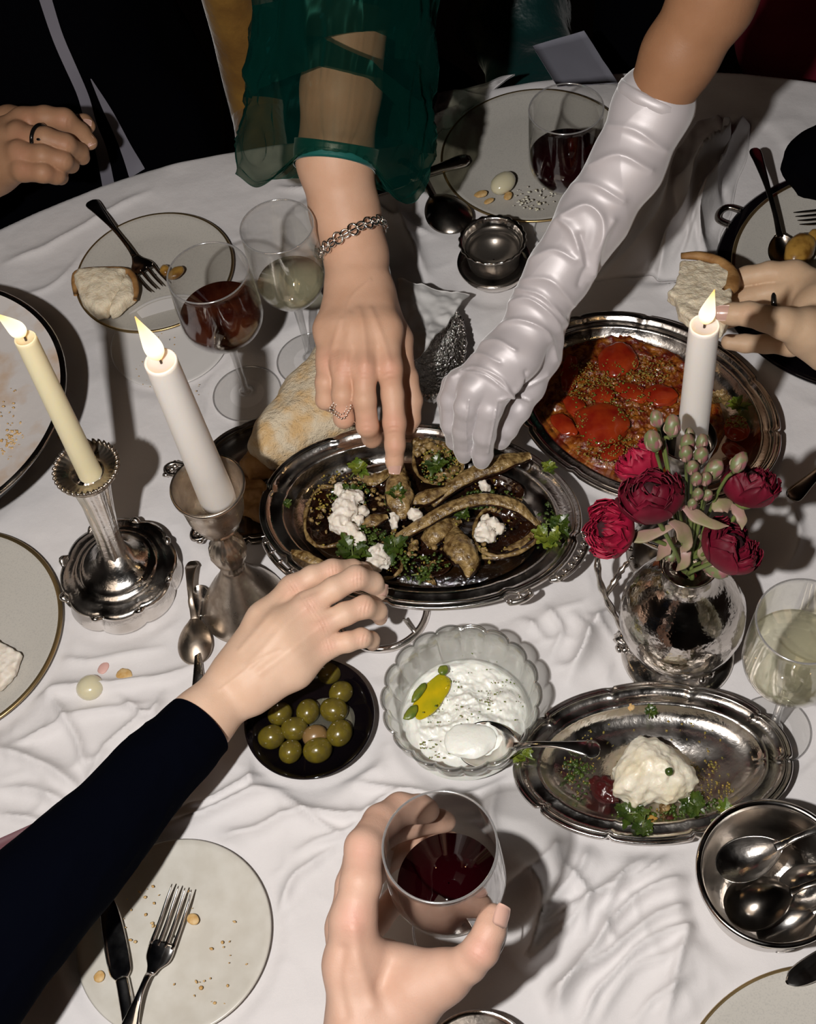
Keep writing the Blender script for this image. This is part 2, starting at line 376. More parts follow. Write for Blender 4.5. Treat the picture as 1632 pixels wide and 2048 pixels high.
M_TEAL = mat('teal_taffeta', (.003, .032, .03), .4, spec=.7, bump=(25, .6, .01), sheen=.3)
M_NAVY = mat('navy_wool', (.0010, .0014, .0036), 1., spec=.02, bump=(1500, .2, .0004))
M_BLACK = mat('black_wool', (.0012, .0012, .0020), 1., spec=.02)
M_BURG = mat('burgundy_cloth', (.10, .004, .012), .85, spec=.2, bump=(20, .5, .01))
M_MUST = mat('mustard_velvet', (.30, .15, .02), .8, sheen=.6, bump=(60, .5, .004), col2=(.2, .09, .01), nsc=25)
M_GREY = mat('grey_satin', (.20, .19, .225), .38, spec=.7, sheen=.4)
M_CARD = mat('grey_card', (.20, .20, .24), .8)
M_MAUVE = mat('mauve_cover', (.13, .05, .06), .6)
M_CRUST = mat('bread_crust', (.60, .40, .19), .8, col2=(.64, .54, .39), nsc=48, ncon=(.36, .56), bump=(240, .9, .0025), bump2=(800, .8, .0014))
M_CRUMB = mat('bread_crumb', (.78, .68, .51), .85, col2=(.60, .47, .31), nsc=150, ncon=(.45, .75), bump=(420, .7, .0014), sss=.1)
M_TOAST = mat('toasted_crust', (.40, .22, .08), .65, col2=(.24, .11, .03), nsc=60, bump=(250, .6, .001))
M_TOM = mat('roast_tomato', (.19, .009, .004), .14, col2=(.30, .035, .007), nsc=50, coat=.5, bump=(130, .35, .001), sss=.1)
M_SAUCE = mat('tomato_oil', (.11, .010, .003), .14, col2=(.30, .10, .012), nsc=140, ncon=(.4,.68), coat=.5, bump=(300, 1., .0018))
M_SEED = mat('golden_herb_bits', (.34, .22, .04), .35, col2=(.16, .15, .02), nsc=300)
M_FLESH = mat('aubergine_flesh', (.075, .038, .010), .2, col2=(.32, .215, .085), nsc=170, ncon=(.36,.64), coat=.6, bump=(330, 1., .0016), bump2=(110, .6, .002))
M_SKIN = mat('aubergine_skin', (.004, .002, .002), .12, col2=(.020, .006, .002), nsc=60, coat=.7, bump=(150, .5, .0012))
M_DRESS = mat('dark_dressing', (.003, .002, .0015), .08, coat=.8, bump=(220, .9, .0014), col2=(.014, .006, .002), nsc=50)
M_FETA = mat('white_cheese', (.78, .72, .64), .6, col2=(.70, .62, .52), nsc=120, bump=(300, .6, .001), sss=.2)
M_BURR = mat('soft_cheese', (.78, .72, .58), .45, col2=(.74, .66, .48), nsc=45, ncon=(.45, .6), bump=(190, .7, .0015), sss=.25, coat=.2)
M_YOG = mat('yogurt', (.80, .80, .74), .38, sss=.2, coat=.2, bump=(140, .5, .0015), bump2=(420, .3, .0006))
M_OIL = mat('olive_oil', (.52, .38, .008), .06, col2=(.33, .30, .01), nsc=60, coat=.6)
M_HERB = mat('herb_leaf', (.020, .042, .006), .3, col2=(.055, .085, .010), nsc=120)
M_HERBY = mat('herb_leaf_light', (.17, .19, .02), .35, col2=(.07, .12, .012), nsc=120)
M_OLIVE = mat('green_olive', (.15, .115, .010), .2, col2=(.085, .065, .016), nsc=110, coat=.6, sss=.1)
M_STONE = mat('olive_brown', (.22, .13, .05), .3, coat=.4)
M_PET = mat('crimson_petal', (.085, .0008, .009), .6, col2=(.15, .003, .018), nsc=50, bump=(160, .3, .001), spec=.3)
M_PETP = mat('pink_petal', (.30, .005, .032), .6, col2=(.20, .004, .02), nsc=50, bump=(160, .3, .001), spec=.3)
M_PETE = mat('petal_heart', (.03, .002, .006), .7)
M_LEAF = mat('sepal_leaf', (.20, .19, .085), .5, col2=(.30, .17, .15), nsc=60, bump=(200, .3, .001))
M_STEM = mat('flower_stem', (.11, .14, .035), .5)
M_BUD = mat('flower_bud', (.13, .15, .06), .45, col2=(.24, .09, .10), nsc=140, ncon=(.45, .6))
M_ONION = mat('pearl_onion', (.62, .57, .40), .2, coat=.5, sss=.4, sssr=(.01, .008, .004))
M_POT = mat('roast_potato', (.40, .22, .045), .35, col2=(.16, .07, .012), nsc=55, ncon=(.45, .62), coat=.3, bump=(120, .5, .001))
M_CRUMBY = mat('amber_crumb', (.50, .28, .08), .6, col2=(.60, .42, .2), nsc=200)
M_PINKC = mat('pink_crumb', (.60, .36, .32), .6)
M_DIAM = mat('diamond', (.9, .9, .92), .02, 1.)
M_RBAND = mat('black_ring', (.012, .012, .012), .12, .5, coat=.5)
M_FIG = mat('dark_fruit', (.05, .006, .006), .25, coat=.5, bump=(200, .8, .001))
def flame_mat():
    m, nt, out = nodemat('candle_flame'); N = nt.nodes.new; Lk = nt.links.new
    e = N('ShaderNodeEmission'); tc = N('ShaderNodeTexCoord'); sx = N('ShaderNodeSeparateXYZ'); Lk(tc.outputs['Generated'], sx.inputs[0])
    cr = N('ShaderNodeValToRGB'); Lk(sx.outputs[2], cr.inputs[0]); cr.color_ramp.elements[0].color = (1, .45, .12, 1); cr.color_ramp.elements[1].color = (1, .48, .12, 1)
    k = cr.color_ramp.elements.new(.35); k.color = (1, .90, .66, 1); k2 = cr.color_ramp.elements.new(.75); k2.color = (1, .80, .45, 1); Lk(cr.outputs[0], e.inputs[0]); e.inputs[1].default_value = 1.7; Lk(e.outputs[0], out.inputs[0]); return m
M_FLAME = flame_mat()
# ------------------------------------------------------------------ layout of the table (places in the world, from measured outlines)
Z0 = .0015                                              # top of the cloth where things stand
PL1, RP1 = circ3((352, 427), (152, 563), (241, 663), .010)
PL2, RP2 = circ3((885, 296), (1038, 183), (1073, 445), .010)
PL3, RP3 = circ3((1465, 502), (1510, 420), (1632, 354), .020)
PL4, RP4 = circ3((0, 583), (130, 755), (0, 985), .105)
PL5, RP5 = circ3((0, 1068), (124, 1250), (0, 1438), .010)
PL6, RP6 = circ3((157, 1945), (461, 1702), (543, 1868), .008)
PL7, RP7 = circ3((1402, 2047), (1500, 1962), (1632, 1930), .010)
PL8, RP8 = circ3((235, 740), (330, 592), (440, 720), .004)
OLV, ROL = circ3((748, 1430), (640, 1554), (497, 1490), .022)
BWL, RBW = circ3((763, 1395), (925, 1251), (1083, 1390), .055)
SLB, RSL = circ3((1411, 1687), (1542, 1610), (1484, 1865), .065)
MAIN = fit_oval([(519, 1022), (556, 936), (642, 880), (843, 848), (950, 865), (1058, 906), (1135, 962), (1158, 1035), (1118, 1138), (1015, 1193), (843, 1215), (680, 1190), (580, 1125)], .052)
TOMP = fit_oval([(1046, 841), (1089, 918), (1155, 957), (1232, 988), (1135, 643), (1271, 628), (1368, 660), (1484, 732), (1558, 848), (1554, 926)], .022)
OVAL = fit_oval([(1025, 1528), (1066, 1455), (1248, 1370), (1387, 1374), (1523, 1428), (1583, 1528), (1550, 1610), (1329, 1689), (1155, 1664), (1070, 1625)], .022)
BRD = fit_oval([(500, 850), (430, 890), (375, 960), (380, 1030), (410, 1075), (455, 1090), (560, 1080)], .012)
G1, G2, G3, G4, G5 = P(495, 790), P(622, 722), P(728, 655), P(1134, 462), P(1545, 1462)
K1, K2, K3, VAS = P(248, 1168), P(492, 1215), P(1347, 1112), P(1354, 1306)
CUPP = P(990, 553); CAN = P(880, 1694, .235)
for c, r in ((PL1, RP1), (PL2, RP2), (PL3, RP3 + .022), (PL4, RP4 * .5), (PL5, RP5), (PL6, RP6), (PL7, RP7), (PL8, RP8), (OLV, ROL), (BWL, RBW * .8), (SLB, RSL),
             (G1, .036), (G2, .034), (G3, .034), (G4, .034), (G5, .034), (K1, .056), (K2, .042), (K3, .046), (VAS, .05), (CUPP, .035), (P(765, 1225), .06), (P(955, 2060), .05), (P(872, 745), .045), (P(1400, 400), .06), (P(880, 250), .04), (P(1470, 320), .05), (P(1320, 490), .05)): foot(c, r)
for c, a, b, g in (MAIN, TOMP, OVAL, BRD): foot(c, a * .93, b * .93, g)
# ------------------------------------------------------------------ room
def box(x0, x1, y0, y1, z0, z1):
    V = np.array([[x, y, z] for x in (x0, x1) for y in (y0, y1) for z in (z0, z1)], float)
    return V, np.array([[0, 1, 3, 2], [4, 6, 7, 5], [0, 4, 5, 1], [2, 3, 7, 6], [0, 2, 6, 4], [1, 5, 7, 3]])
M_WALL = mat('dark_plaster', (.05, .03, .022), .9, bump=(30, .3, .004)); M_FLOOR = mat('dark_boards', (.022, .012, .008), .5, col2=(.035, .02, .012), nsc=8)
for nm, b in (('floor', (-2.6, 2.6, -2.2, 3.4, -.1, 0)), ('ceiling', (-2.6, 2.6, -2.2, 3.4, 2.9, 3.)), ('wall_back', (-2.6, 2.6, 3.4, 3.5, 0, 2.9)), ('wall_front', (-2.6, 2.6, -2.3, -2.2, 0, 2.9)),
              ('wall_left', (-2.7, -2.6, -2.2, 3.4, 0, 2.9)), ('wall_right', (2.6, 2.7, -2.2, 3.4, 0, 2.9))):
    obj(nm, box(*b), M_FLOOR if nm == 'floor' else M_WALL, smooth=False, kind='structure')
# table under the cloth: two joined round tops on pedestals
C1 = np.array([-.133, .604]); R1 = .600; C2 = np.array([.20, .56]); R2 = .665
tb = thing('dining_table', 'large round-ended dining table hidden under the white linen cloth', 'table', (.03, .58, 0))
M_WOOD = mat('table_wood', (.12, .06, .03), .5)
for c, r, zt in ((C1, R1, T - .006), (C2, R2, T - .006)):
    obj('tabletop', lathe([(.001, zt - .03), (r - .004, zt - .03), (r - .002, zt), (.001, zt)], 96, (*c, 0)), M_WOOD, tb)
for x, y in ((-.3, .3), (-.3, .9), (.45, .2), (.45, .9)):
    obj('leg', lathe([(.001, 0), (.03, 0), (.022, .05), (.035, .4), (.03, T - .036), (.001, T - .036)], 20, (x, y, 0)), M_WOOD, tb)
# ------------------------------------------------------------------ tablecloth
def pl(*p, z=0): return np.array([P(x, y, z)[:2] for x, y in p])
FOLDS = [  # (height, half width, points)
    (.007, .008, [(1340, 1700), (1260, 1760), (1130, 1830), (1040, 1900)]), (.008, .007, [(1420, 1850), (1290, 1900), (1190, 1990), (1150, 2060)]), (.007, .008, [(1120, 1640), (1110, 1720), (1160, 1800), (1150, 1900)]),
    (.007, .007, [(1040, 1720), (1080, 1780), (1060, 1900), (1000, 1960)]), (.006, .006, [(1380, 1960), (1300, 2010), (1260, 2060)]), (.007, .008, [(340, 1640), (450, 1600), (560, 1548), (640, 1530)]), (.006, .007, [(600, 1720), (700, 1660), (760, 1600), (850, 1580)]),
    (.006, .008, [(0, 1640), (100, 1650), (190, 1690)]), (.006, .007, [(240, 1400), (300, 1450), (330, 1400)]), (.007, .008, [(100, 1400), (150, 1460), (190, 1560)]), (.006, .007, [(1180, 1240), (1240, 1290), (1210, 1360)]), (.006, .007, [(1090, 1210), (1120, 1270), (1100, 1330)]),
    (.010, .012, [(-30, 1500), (110, 1545), (190, 1605)]), (.008, .010, [(0, 1440), (100, 1392), (235, 1376), (330, 1365), (400, 1340)]),
    (.007, .010, [(0, 1585), (95, 1588), (170, 1625), (240, 1660)]), (.006, .008, [(30, 1500), (160, 1440), (300, 1420)]), (.006, .008, [(190, 1600), (215, 1500), (330, 1420)]),
    (.006, .006, [(490, 1420), (515, 1500), (512, 1600)]), (.010, .011, [(330, 1668), (420, 1640), (520, 1600), (640, 1568), (760, 1535)]),
    (.008, .010, [(300, 1712), (460, 1690), (600, 1640), (720, 1622), (800, 1608)]), (.007, .008, [(540, 1850), (600, 1760), (680, 1700)]), (.006, .008, [(560, 1590), (620, 1640), (700, 1680)]),
    (.006, .008, [(700, 1560), (860, 1585), (1000, 1560), (1060, 1530)]), (.006, .009, [(1000, 1560), (990, 1640), (1010, 1700)]),
    (.010, .010, [(1420, 1790), (1300, 1860), (1150, 1960), (990, 2060)]), (.010, .010, [(1400, 1760), (1290, 1790), (1180, 1900), (1070, 2060)]), (.008, .009, [(1290, 1700), (1180, 1800), (1090, 1900), (1000, 1980)]),
    (.008, .010, [(1180, 1670), (1140, 1760), (1060, 1860)]), (.008, .010, [(1400, 1830), (1350, 1940), (1320, 2060)]), (.006, .008, [(1240, 1720), (1200, 1850), (1220, 1900)]),
    (.006, .008, [(1140, 1680), (1060, 1740), (1000, 1800)]), (.006, .008, [(1380, 1900), (1250, 1960), (1180, 2060)]),
    (.011, .012, [(1260, 1210), (1200, 1250), (1165, 1320), (1130, 1370)]), (.009, .010, [(1150, 1240), (1180, 1290), (1150, 1340), (1110, 1350)]), (.006, .008, [(960, 1215), (1050, 1240), (1090, 1290)]),
    (.006, .007, [(610, 1310), (700, 1290), (780, 1320)]), (.004, .008, [(90, 1140), (200, 1110), (230, 1060)]), (.004, .008, [(60, 1300), (150, 1330), (330, 1300)]),
    
    (.022, .018, [(1560, 290), (1540, 360), (1500, 400)]), (.014, .012, [(1290, 560), (1370, 590), (1430, 560)]),  (.010, .012, [(800, 420), (820, 500), (850, 560)]), (.006, .009, [(560, 380), (700, 400), (860, 480)]),
    (.004, .010, [(20, 520), (150, 470), (300, 390)]), (.003, .010, [(20, 600), (120, 560), (180, 500)]), (.004, .008, [(200, 690), (300, 620), (360, 580)]), (.005, .007, [(440, 700), (415, 790), (405, 860)]),
    (.006, .008, [(1500, 650), (1570, 720), (1632, 740)]), (.005, .010, [(1560, 1000), (1590, 1080), (1560, 1150)]), (.006, .008, [(1590, 1560), (1640, 1500), (1660, 1400)])]
def make_cloth():
    gx = np.concatenate([np.linspace(-1.05, -.46, 40), np.arange(-.455, .66, .0026), np.linspace(.67, 1.2, 40)])
    gy = np.concatenate([np.linspace(-.45, .13, 40), np.arange(.135, 1.36, .0026), np.linspace(1.365, 1.6, 24)])
    X, Y = np.meshgrid(gx, gy, indexing='ij'); Q = np.stack([X.ravel(), Y.ravel()], 1)
    q3 = np.c_[Q, np.zeros(len(Q))]
    H = .0035 * (fbm(q3 * 6, 3, 2) * .5 + .5) + .0016 * fbm(q3 * 22, 5, 2)
    Wp = Q + .0055 * np.stack([fbm(q3 * 12, 11, 3), fbm(q3 * 12, 21, 3)], 1)
    for i, (h, wd, pts) in enumerate(FOLDS):
        L = spline(pl(*pts), 4)
        lo = L.min(0) - wd * 4; hi = L.max(0) + wd * 4; m = ((Wp > lo) & (Wp < hi)).all(1); 
        if not m.any(): continue
        d = seg_dist(Wp[m], L); e = np.minimum(np.linalg.norm(Wp[m] - L[0], axis=1), np.linalg.norm(Wp[m] - L[-1], axis=1))
        prof = (.6 / (1 + (d / (wd * .5)) ** 2) + .4 * np.exp(-d / (wd * .28))) * np.clip((4 * wd - d) / (2 * wd), 0, 1)
        H[m] = np.maximum(H[m], 0) + (h * (1.35 if h < .013 else .95)) * prof * np.clip(.35 + e / (wd * 4), 0, 1)
    # fine crumple, stronger in some places
    cr = np.zeros(len(Q))
    for (px, py, r, a) in ((130, 1500, .10, .9), (1200, 1850, .13, .6), (1180, 1290, .07, .8), (600, 1640, .12, .6), (1350, 420, .12, .7), (870, 260, .08, .6), (900, 600, .3, .25), (1400, 2000, .1, .5)):
        c = P(px, py)[:2]; cr = np.maximum(cr, a * np.exp(-((Q - c) ** 2).sum(1) / r ** 2))
    W3 = np.c_[Wp, np.zeros(len(Q))]
    rid = (1 - np.abs(vnoise(W3 * 17, 31))) ** 4 + .6 * (1 - np.abs(vnoise(W3 * 31 + 5, 41))) ** 4
    H += cr * .0055 * rid
    # far away from the placed folds every part keeps a soft crumple
    for (cx, cy, a, b, g) in FOOT:
        dx, dy = Q[:, 0] - cx, Q[:, 1] - cy; ca, sa = math.cos(g), math.sin(g)
        rr = np.sqrt(((dx * ca + dy * sa) / a) ** 2 + ((-dx * sa + dy * ca) / b) ** 2); k = np.clip((rr - 1) * min(a, b) / .016, 0, 1)
        H = np.where(rr < 3, H * k * k * (3 - 2 * k) , H)
    V = np.c_[Q, T + .0005 + np.maximum(H, 0)]
    d1 = np.linalg.norm(Q - C1, axis=1) - R1; d2 = np.linalg.norm(Q - C2, axis=1) - R2; sd = np.minimum(d1, d2); out = sd > 0
    use1 = d1 < d2; C_ = np.where(use1[:, None], C1, C2); dr = (Q - C_) / np.linalg.norm(Q - C_, axis=1)[:, None]; R_ = np.where(use1, R1, R2)
    a = np.arctan2(dr[:, 1], dr[:, 0]); wav = 1 + 0 * a; fl = (.010 + .014 * np.sin(a * 23) * np.clip(sd / .15, 0, 1)) * np.clip(sd / .02, 0, 1)
    near = C_ + dr * (R_ + fl)[:, None]
    V[out, :2] = near[out]; V[out, 2] = T + .0005 + np.maximum(H, 0)[out] * np.exp(-sd[out] / .02) - np.maximum(sd[out] - .008, 0) * .95 - .2 * np.minimum(sd[out], .008)
    F = grid_faces(len(gx), len(gy)); keep = sd[F].max(1) < .30; F = F[keep]
    used = np.unique(F); mp = -np.ones(len(V), int); mp[used] = np.arange(len(used))
    return V[used], mp[F], (gx, gy, V[:, 2].reshape(X.shape))
_cv, _cf, (GX, GY, GH) = make_cloth()
obj('tablecloth', (_cv, _cf), M_CLOTH, loc=(.03, .58, T), label='creased white linen tablecloth draped over the whole table', cat='tablecloth')
def cz(p):
    """height of the cloth surface under a world point"""
    i = min(len(GX) - 1, max(0, int(np.searchsorted(GX, p[0])))); j = min(len(GY) - 1, max(0, int(np.searchsorted(GY, p[1]))))
    return float(GH[i, j])
# ------------------------------------------------------------------ tableware
def plate(name, label, c, r, h=.010, m=None, line=None, loc_z=Z0, lipw=.0022, group=None):
    m = m or M_CER; z = T + loc_z
    prof = [(.001, z + .0035), (r * .62, z + .0035), (r * .72, z + .0042), (r * .93, z + h * .86), (r - .0015, z + h), (r, z + h - .0008), (r - .001, z + h - .0025), (r * .9, z + h * .5), (r * .66, z + .0003), (.001, z + .0003)]
    o = obj(name, lathe(prof, 128, (c[0], c[1], 0)), m, loc=(c[0], c[1], z), label=label, cat='plate', group=group)
    if line: obj('rim_line', lathe([(r - lipw, z + h + .0001), (r - .0006, z + h + .0005), (r + .0004, z + h - .0004), (r, z + h - .0018), (r - .0015, z + h - .0014), (r - lipw, z + h + .0001)], 128, (c[0], c[1], 0)), line, o)
    return o
plate('side_plate', 'speckled side plate with thin gold rim holding broken bread beside two wine glasses', PL1, RP1, line=M_GOLD)
plate('dinner_plate', 'grey stoneware plate near the gloved arm with a glazed onion and crumbs', PL2, RP2, line=M_GOLD)
plate('dinner_plate', 'gold-rimmed grey plate on a dark tray holding roast potato', PL3, RP3, h=.012, line=M_GOLD, loc_z=.010, lipw=.0035)
plate('dinner_plate', 'grey stoneware plate with a broad tan rim beside the scalloped candlestick base', PL5, RP5, line=M_GOLD, lipw=.0036)
plate('side_plate', 'cream plate with amber crumbs under the navy sleeve, carrying knife and fork', PL6, RP6, h=.008, m=M_CERW)
plate('side_plate', 'stoneware plate with gold rim below the bowl of spoons', PL7, RP7, line=M_GOLD)
plate('saucer', 'thin white saucer with pale crumbs behind the white candle flame', PL8, RP8, h=.004, m=M_CERP)
# raised pearly dish
rd = thing('raised_dish', 'large pearly serving dish raised high on a dark foot beside the cream candle', 'dish', (*PL4[:2], T + Z0))
c4 = (*PL4[:2], T); r4 = RP4; h4 = .105
obj('dish', lathe([(.001, h4 - .012), (r4 * .55, h4 - .012), (r4 * .82, h4 - .008), (r4 * .965, h4 - .001), (r4, h4), (r4 * .985, h4 - .004), (r4 * .8, h4 - .016), (.001, h4 - .02)], 128, c4), M_PEARL, rd)
obj('rim_line', lathe([(r4 * .972, h4 + .0006), (r4, h4 + .0012), (r4 + .0015, h4 - .0005), (r4, h4 - .003), (r4 * .972, h4 + .0006)], 128, c4), M_SILVER, rd)
obj('foot', lathe([(.001, h4 - .02), (r4 * .8, h4 - .017), (r4 * .84, h4 - .035), (r4 * .55, .03), (r4 * .45, .004), (r4 * .45, Z0), (.001, Z0)], 96, c4), M_BLACKDISH, rd)

def wine_glass(label, foot_c, H, hb, rr, rb, rf=.034, wine=None, wz=None, z0=Z0, foot_xy=None):
    """H rim height, hb bowl bottom, rr rim radius, rb widest, wine up to wz"""
    c = np.array([foot_c[0], foot_c[1], T + z0]); g = thing('wine_glass', label, 'glass', c)
    def rad(t):  # bowl silhouette, t 0..1 from bottom to rim
        return rb * (math.sin(min(1, t / .42) * math.pi / 2) ** .62) * (1 if t < .42 else 1 - (1 - rr / rb) * ((t - .42) / .58) ** 1.4)
    ts = np.concatenate([np.linspace(0.004, .3, 12), np.linspace(.34, 1, 12)])
    outer = [(max(.002, rad(t)), hb + (H - hb) * t) for t in ts]
    inner = [(r - .0009, z) for r, z in outer][::-1]
    obj('bowl', lathe(outer + [(rr - .0005, H + .0004)] + inner, 72, c), M_GLASS, g)
    obj('rim', tube([c + [(rr - .0004) * math.cos(t), (rr - .0004) * math.sin(t), H] for t in np.linspace(0, math.tau, 90, endpoint=False)], .00075, 8, closed=True), M_GRIM, g)
    obj('foot_edge', tube([c + [(rf - .0004) * math.cos(t), (rf - .0004) * math.sin(t), .001] for t in np.linspace(0, math.tau, 72, endpoint=False)], .0007, 8, closed=True), M_GRIM, g)
    obj('stem', lathe([(.0095, hb + .004), (.006, hb - .001), (.0042, hb - .008), (.0033, hb * .5), (.0036, .012), (.0058, .007), (.0075, .0055), (.0058, .004)], 24, c), M_GSTEM, g)
    obj('foot', lathe([(.004, .005), (rf * .6, .0026), (rf - .0006, .0016), (rf, .0011), (rf - .0006, .0005), (rf * .5, .0004)], 64, c), M_GLASS, g)
    if wine:
        tw = (wz - hb) / (H - hb); tt = np.linspace(.01, tw, 10)
        pr = [(.0005, hb + .001)] + [(max(.001, rad(t) - .0013), hb + (H - hb) * t) for t in tt]
        obj('wine', lathe(pr + [(.0005, wz)], 64, c), wine, g)
    return g
wine_glass('wine glass with an inch of brownish red wine behind the white candle', G1, .174, .080, .0362, .0385, wine=M_WINE2, wz=.122)
wine_glass('wine glass of clear white wine beside the bracelet', G2, .186, .083, .033, .0335, wine=M_WWINE, wz=.116)
wine_glass('wine glass half hidden behind the bare braceleted wrist', G3, .112, .040, .032, .036, wine=M_WINE, wz=.066)
wine_glass('wine glass of dark red wine standing by the grey plate and satin glove', G4, .160, .058, .0352, .037, wine=M_WINE, wz=.104)
wine_glass('wine glass of pale yellow wine beside the flower vase', G5, .186, .088, .0335, .037, rf=.030, wine=M_WWINE, wz=.138)
# ------------------------------------------------------------------ ornate silver
def ell_z(t): return t
def notch(n, amp, ph=0, zamp=0., s0=0., s1=1.):
    def f(TT, SS, ZZ):
        k = np.abs(np.sin(n * TT / 2 + ph)) ; q = np.exp(-(k / .10) ** 2)
        wgt = np.clip(1 - SS / s1, 0, 1)
        return SS + amp * q * wgt - amp * .35 * k * wgt, ZZ + zamp * q * wgt
    return f
def platter(name, label, fit, h, flange=.020, n=10, grp=None, M_=None, lift=Z0, deep=None):
    c, a, b, g = fit; deep = deep or h * .8; z1 = h
    pr = [(.0012, z1 - .0025), (0, z1 - .001), (.0006, z1 + .0006), (.0022, z1 + .0009), (.0036, z1 - .0004), (.0044, z1 + .0004), (.0060, z1 - .0006), (.0078, z1 - .0030),
          (flange * .62, z1 - .0042), (flange * .85, z1 - .0028), (flange, z1 - .0026), (flange + .0012, z1 - .004), (flange + .005, z1 - deep * .62), (flange + .011, z1 - deep + .001), (flange + .020, z1 - deep), (9, z1 - deep)]
    pr2 = [(s, z - .0014) for s, z in pr[::-1]]
    t = thing(name, label, 'platter', (c[0], c[1], T + lift))
    pr = [(s, z + T + lift) for s, z in pr]; pr2 = [(s, z + T + lift) for s, z in pr2]
    obj('tray', oval((c[0], c[1], 0), a, b, g, pr + pr2, 200, notch(n, .0030, .3, .0010, s1=flange * 1.3)), M_ or M_SILVER, t)
    rim = [(.0052, z1 + .0005), (.0062, z1 + .0016), (.0072, z1 + .0004), (.0062, z1 - .0004), (.0052, z1 + .0005)]
    obj('rim_moulding', oval((c[0], c[1], 0), a, b, g, [(s, z + T + lift) for s, z in rim], 200, notch(n, .0030, .3, .0010, s1=flange * 1.3)), M_ or M_SILVER2, t)
    return t
def oval_pt(fit, deg, inset, z):
    c, a, b, g = fit; t = math.radians(deg); x = (a - inset) * math.cos(t); y = (b - inset) * math.sin(t)
    return np.array([c[0] + x * math.cos(g) - y * math.sin(g), c[1] + x * math.sin(g) + y * math.cos(g), T + z])
mp = platter('serving_platter', 'large oval silver platter of charred aubergine with white cheese in the middle of the table', MAIN, .052 - Z0, n=8, deep=.020)
obj('underside', oval((*MAIN[0][:2], 0), MAIN[1], MAIN[2], MAIN[3], [(.004, T + .049), (.020, T + .040), (.034, T + .026), (.040, T + .020), (9, T + .020)], 128), M_SILVER, mp)
obj('pedestal', oval((*MAIN[0][:2], 0), MAIN[1] * .42, MAIN[2] * .42, MAIN[3], [(.012, T + .024), (.014, T + .012), (.004, T + .004), (0, T + .003), (.0, T + Z0), (9, T + Z0)], 64), M_SILVER, mp)
# ornate handles at the ends: gadroons on a bracket
def gadroon(parent, fit, d0, d1, z, n=9, out=.007, r=.0042):
    for side in (0,):
        A = [oval_pt(fit, d, -out * math.sin(math.pi * (d - d0) / (d1 - d0)) ** .5 - .001, z - .003) for d in np.linspace(d0, d1, 14)]
        h_ = obj('handle', tube(A, [.0016] + [.0030] * 12 + [.0016], 8, 3), M_SILVER, parent)
        for d in np.linspace(d0 + (d1 - d0) * .1, d1 - (d1 - d0) * .1, n):
            c = oval_pt(fit, d, .001 - out * .5, z - .001); e = oval_pt(fit, d, -out - .001, z - .003)
            obj('gadroon', tube([c, (c + e) / 2 + [0, 0, .0015], e], [.0012, r * .75, .0014], 7, 2), M_SILVER, h_)
_g = math.degrees(MAIN[3])
def deg_of(fit, px, py, z):
    c, a, b, g = fit; q = P(px, py, z)[:2] - c[:2]; x = q[0] * math.cos(g) + q[1] * math.sin(g); y = -q[0] * math.sin(g) + q[1] * math.cos(g)
    return math.degrees(math.atan2(y / b, x / a))
da, db = deg_of(MAIN, 1160, 1060, .05), deg_of(MAIN, 1010, 1195, .05)
if db > da: db -= 360
gadroon(mp, MAIN, da, da + (db - da) * .62, .05, 7); gadroon(mp, MAIN, da + (db - da) * .8, db, .05, 3, .004, .003)
dc, dd = deg_of(MAIN, 530, 1070, .05), deg_of(MAIN, 640, 1185, .05)
if dd < dc: dd += 360
gadroon(mp, MAIN, dc, dd, .05, 6, .004, .003)
platter('serving_platter', 'big oval silver platter of roast tomatoes in red oil behind the flowers', TOMP, .024, n=12, flange=.017, deep=.014)
platter('serving_platter', 'small oval silver platter with a wedge of soft cheese and herb scraps', OVAL, .024, n=10, flange=.021, deep=.013)
bt = platter('bread_tray', 'small ornate tarnished silver tray under the torn loaf', BRD, .016, n=14, flange=.010, M_=M_DARKSIL, deep=.008)
for px, py in ((342, 938), (395, 1070)):
    q = P(px, py, .016); e = nrm(np.array([*(q[:2] - BRD[0][:2]), 0])); s_ = np.cross(e, UP)
    hd = obj('handle', tube([q - e * .012 - s_ * .006, q + s_ * -.006, q + e * .005, q + s_ * .006, q - e * .012 + s_ * .006], .0026, 8, 5), M_SILVER, bt)
    for k in range(5): obj('gadroon', blob(q + e * .003 * math.cos(k) + s_ * (k - 2) * .0035, (.0032, .0028, .0026), amp=.15, seed=k, n=2), M_SILVER, hd)
# serving stand ring under the platter edge
st = thing('ring_stand', 'low silver ring stand showing under the near edge of the aubergine platter', 'stand', P(765, 1225, Z0))
rc = P(765, 1222); obj('ring', lathe([(.036, Z0 + .0005), (.0425, Z0 + .0005), (.0425, Z0 + .003), (.040, Z0 + .006), (.037, Z0 + .005), (.036, Z0 + .0005)], 80, rc), M_SILVER, st)
for k in range(3):
    a = 2.1 * k + 1.2; q = rc + np.array([.039 * math.cos(a), .039 * math.sin(a), Z0 + .004]); obj('prong', tube([q, q * [1, 1, 1] + (rc - q) * .3 * [1, 1, 0] + [0, 0, .012]], [.002, .0014], 8, 3), M_SILVER, st)
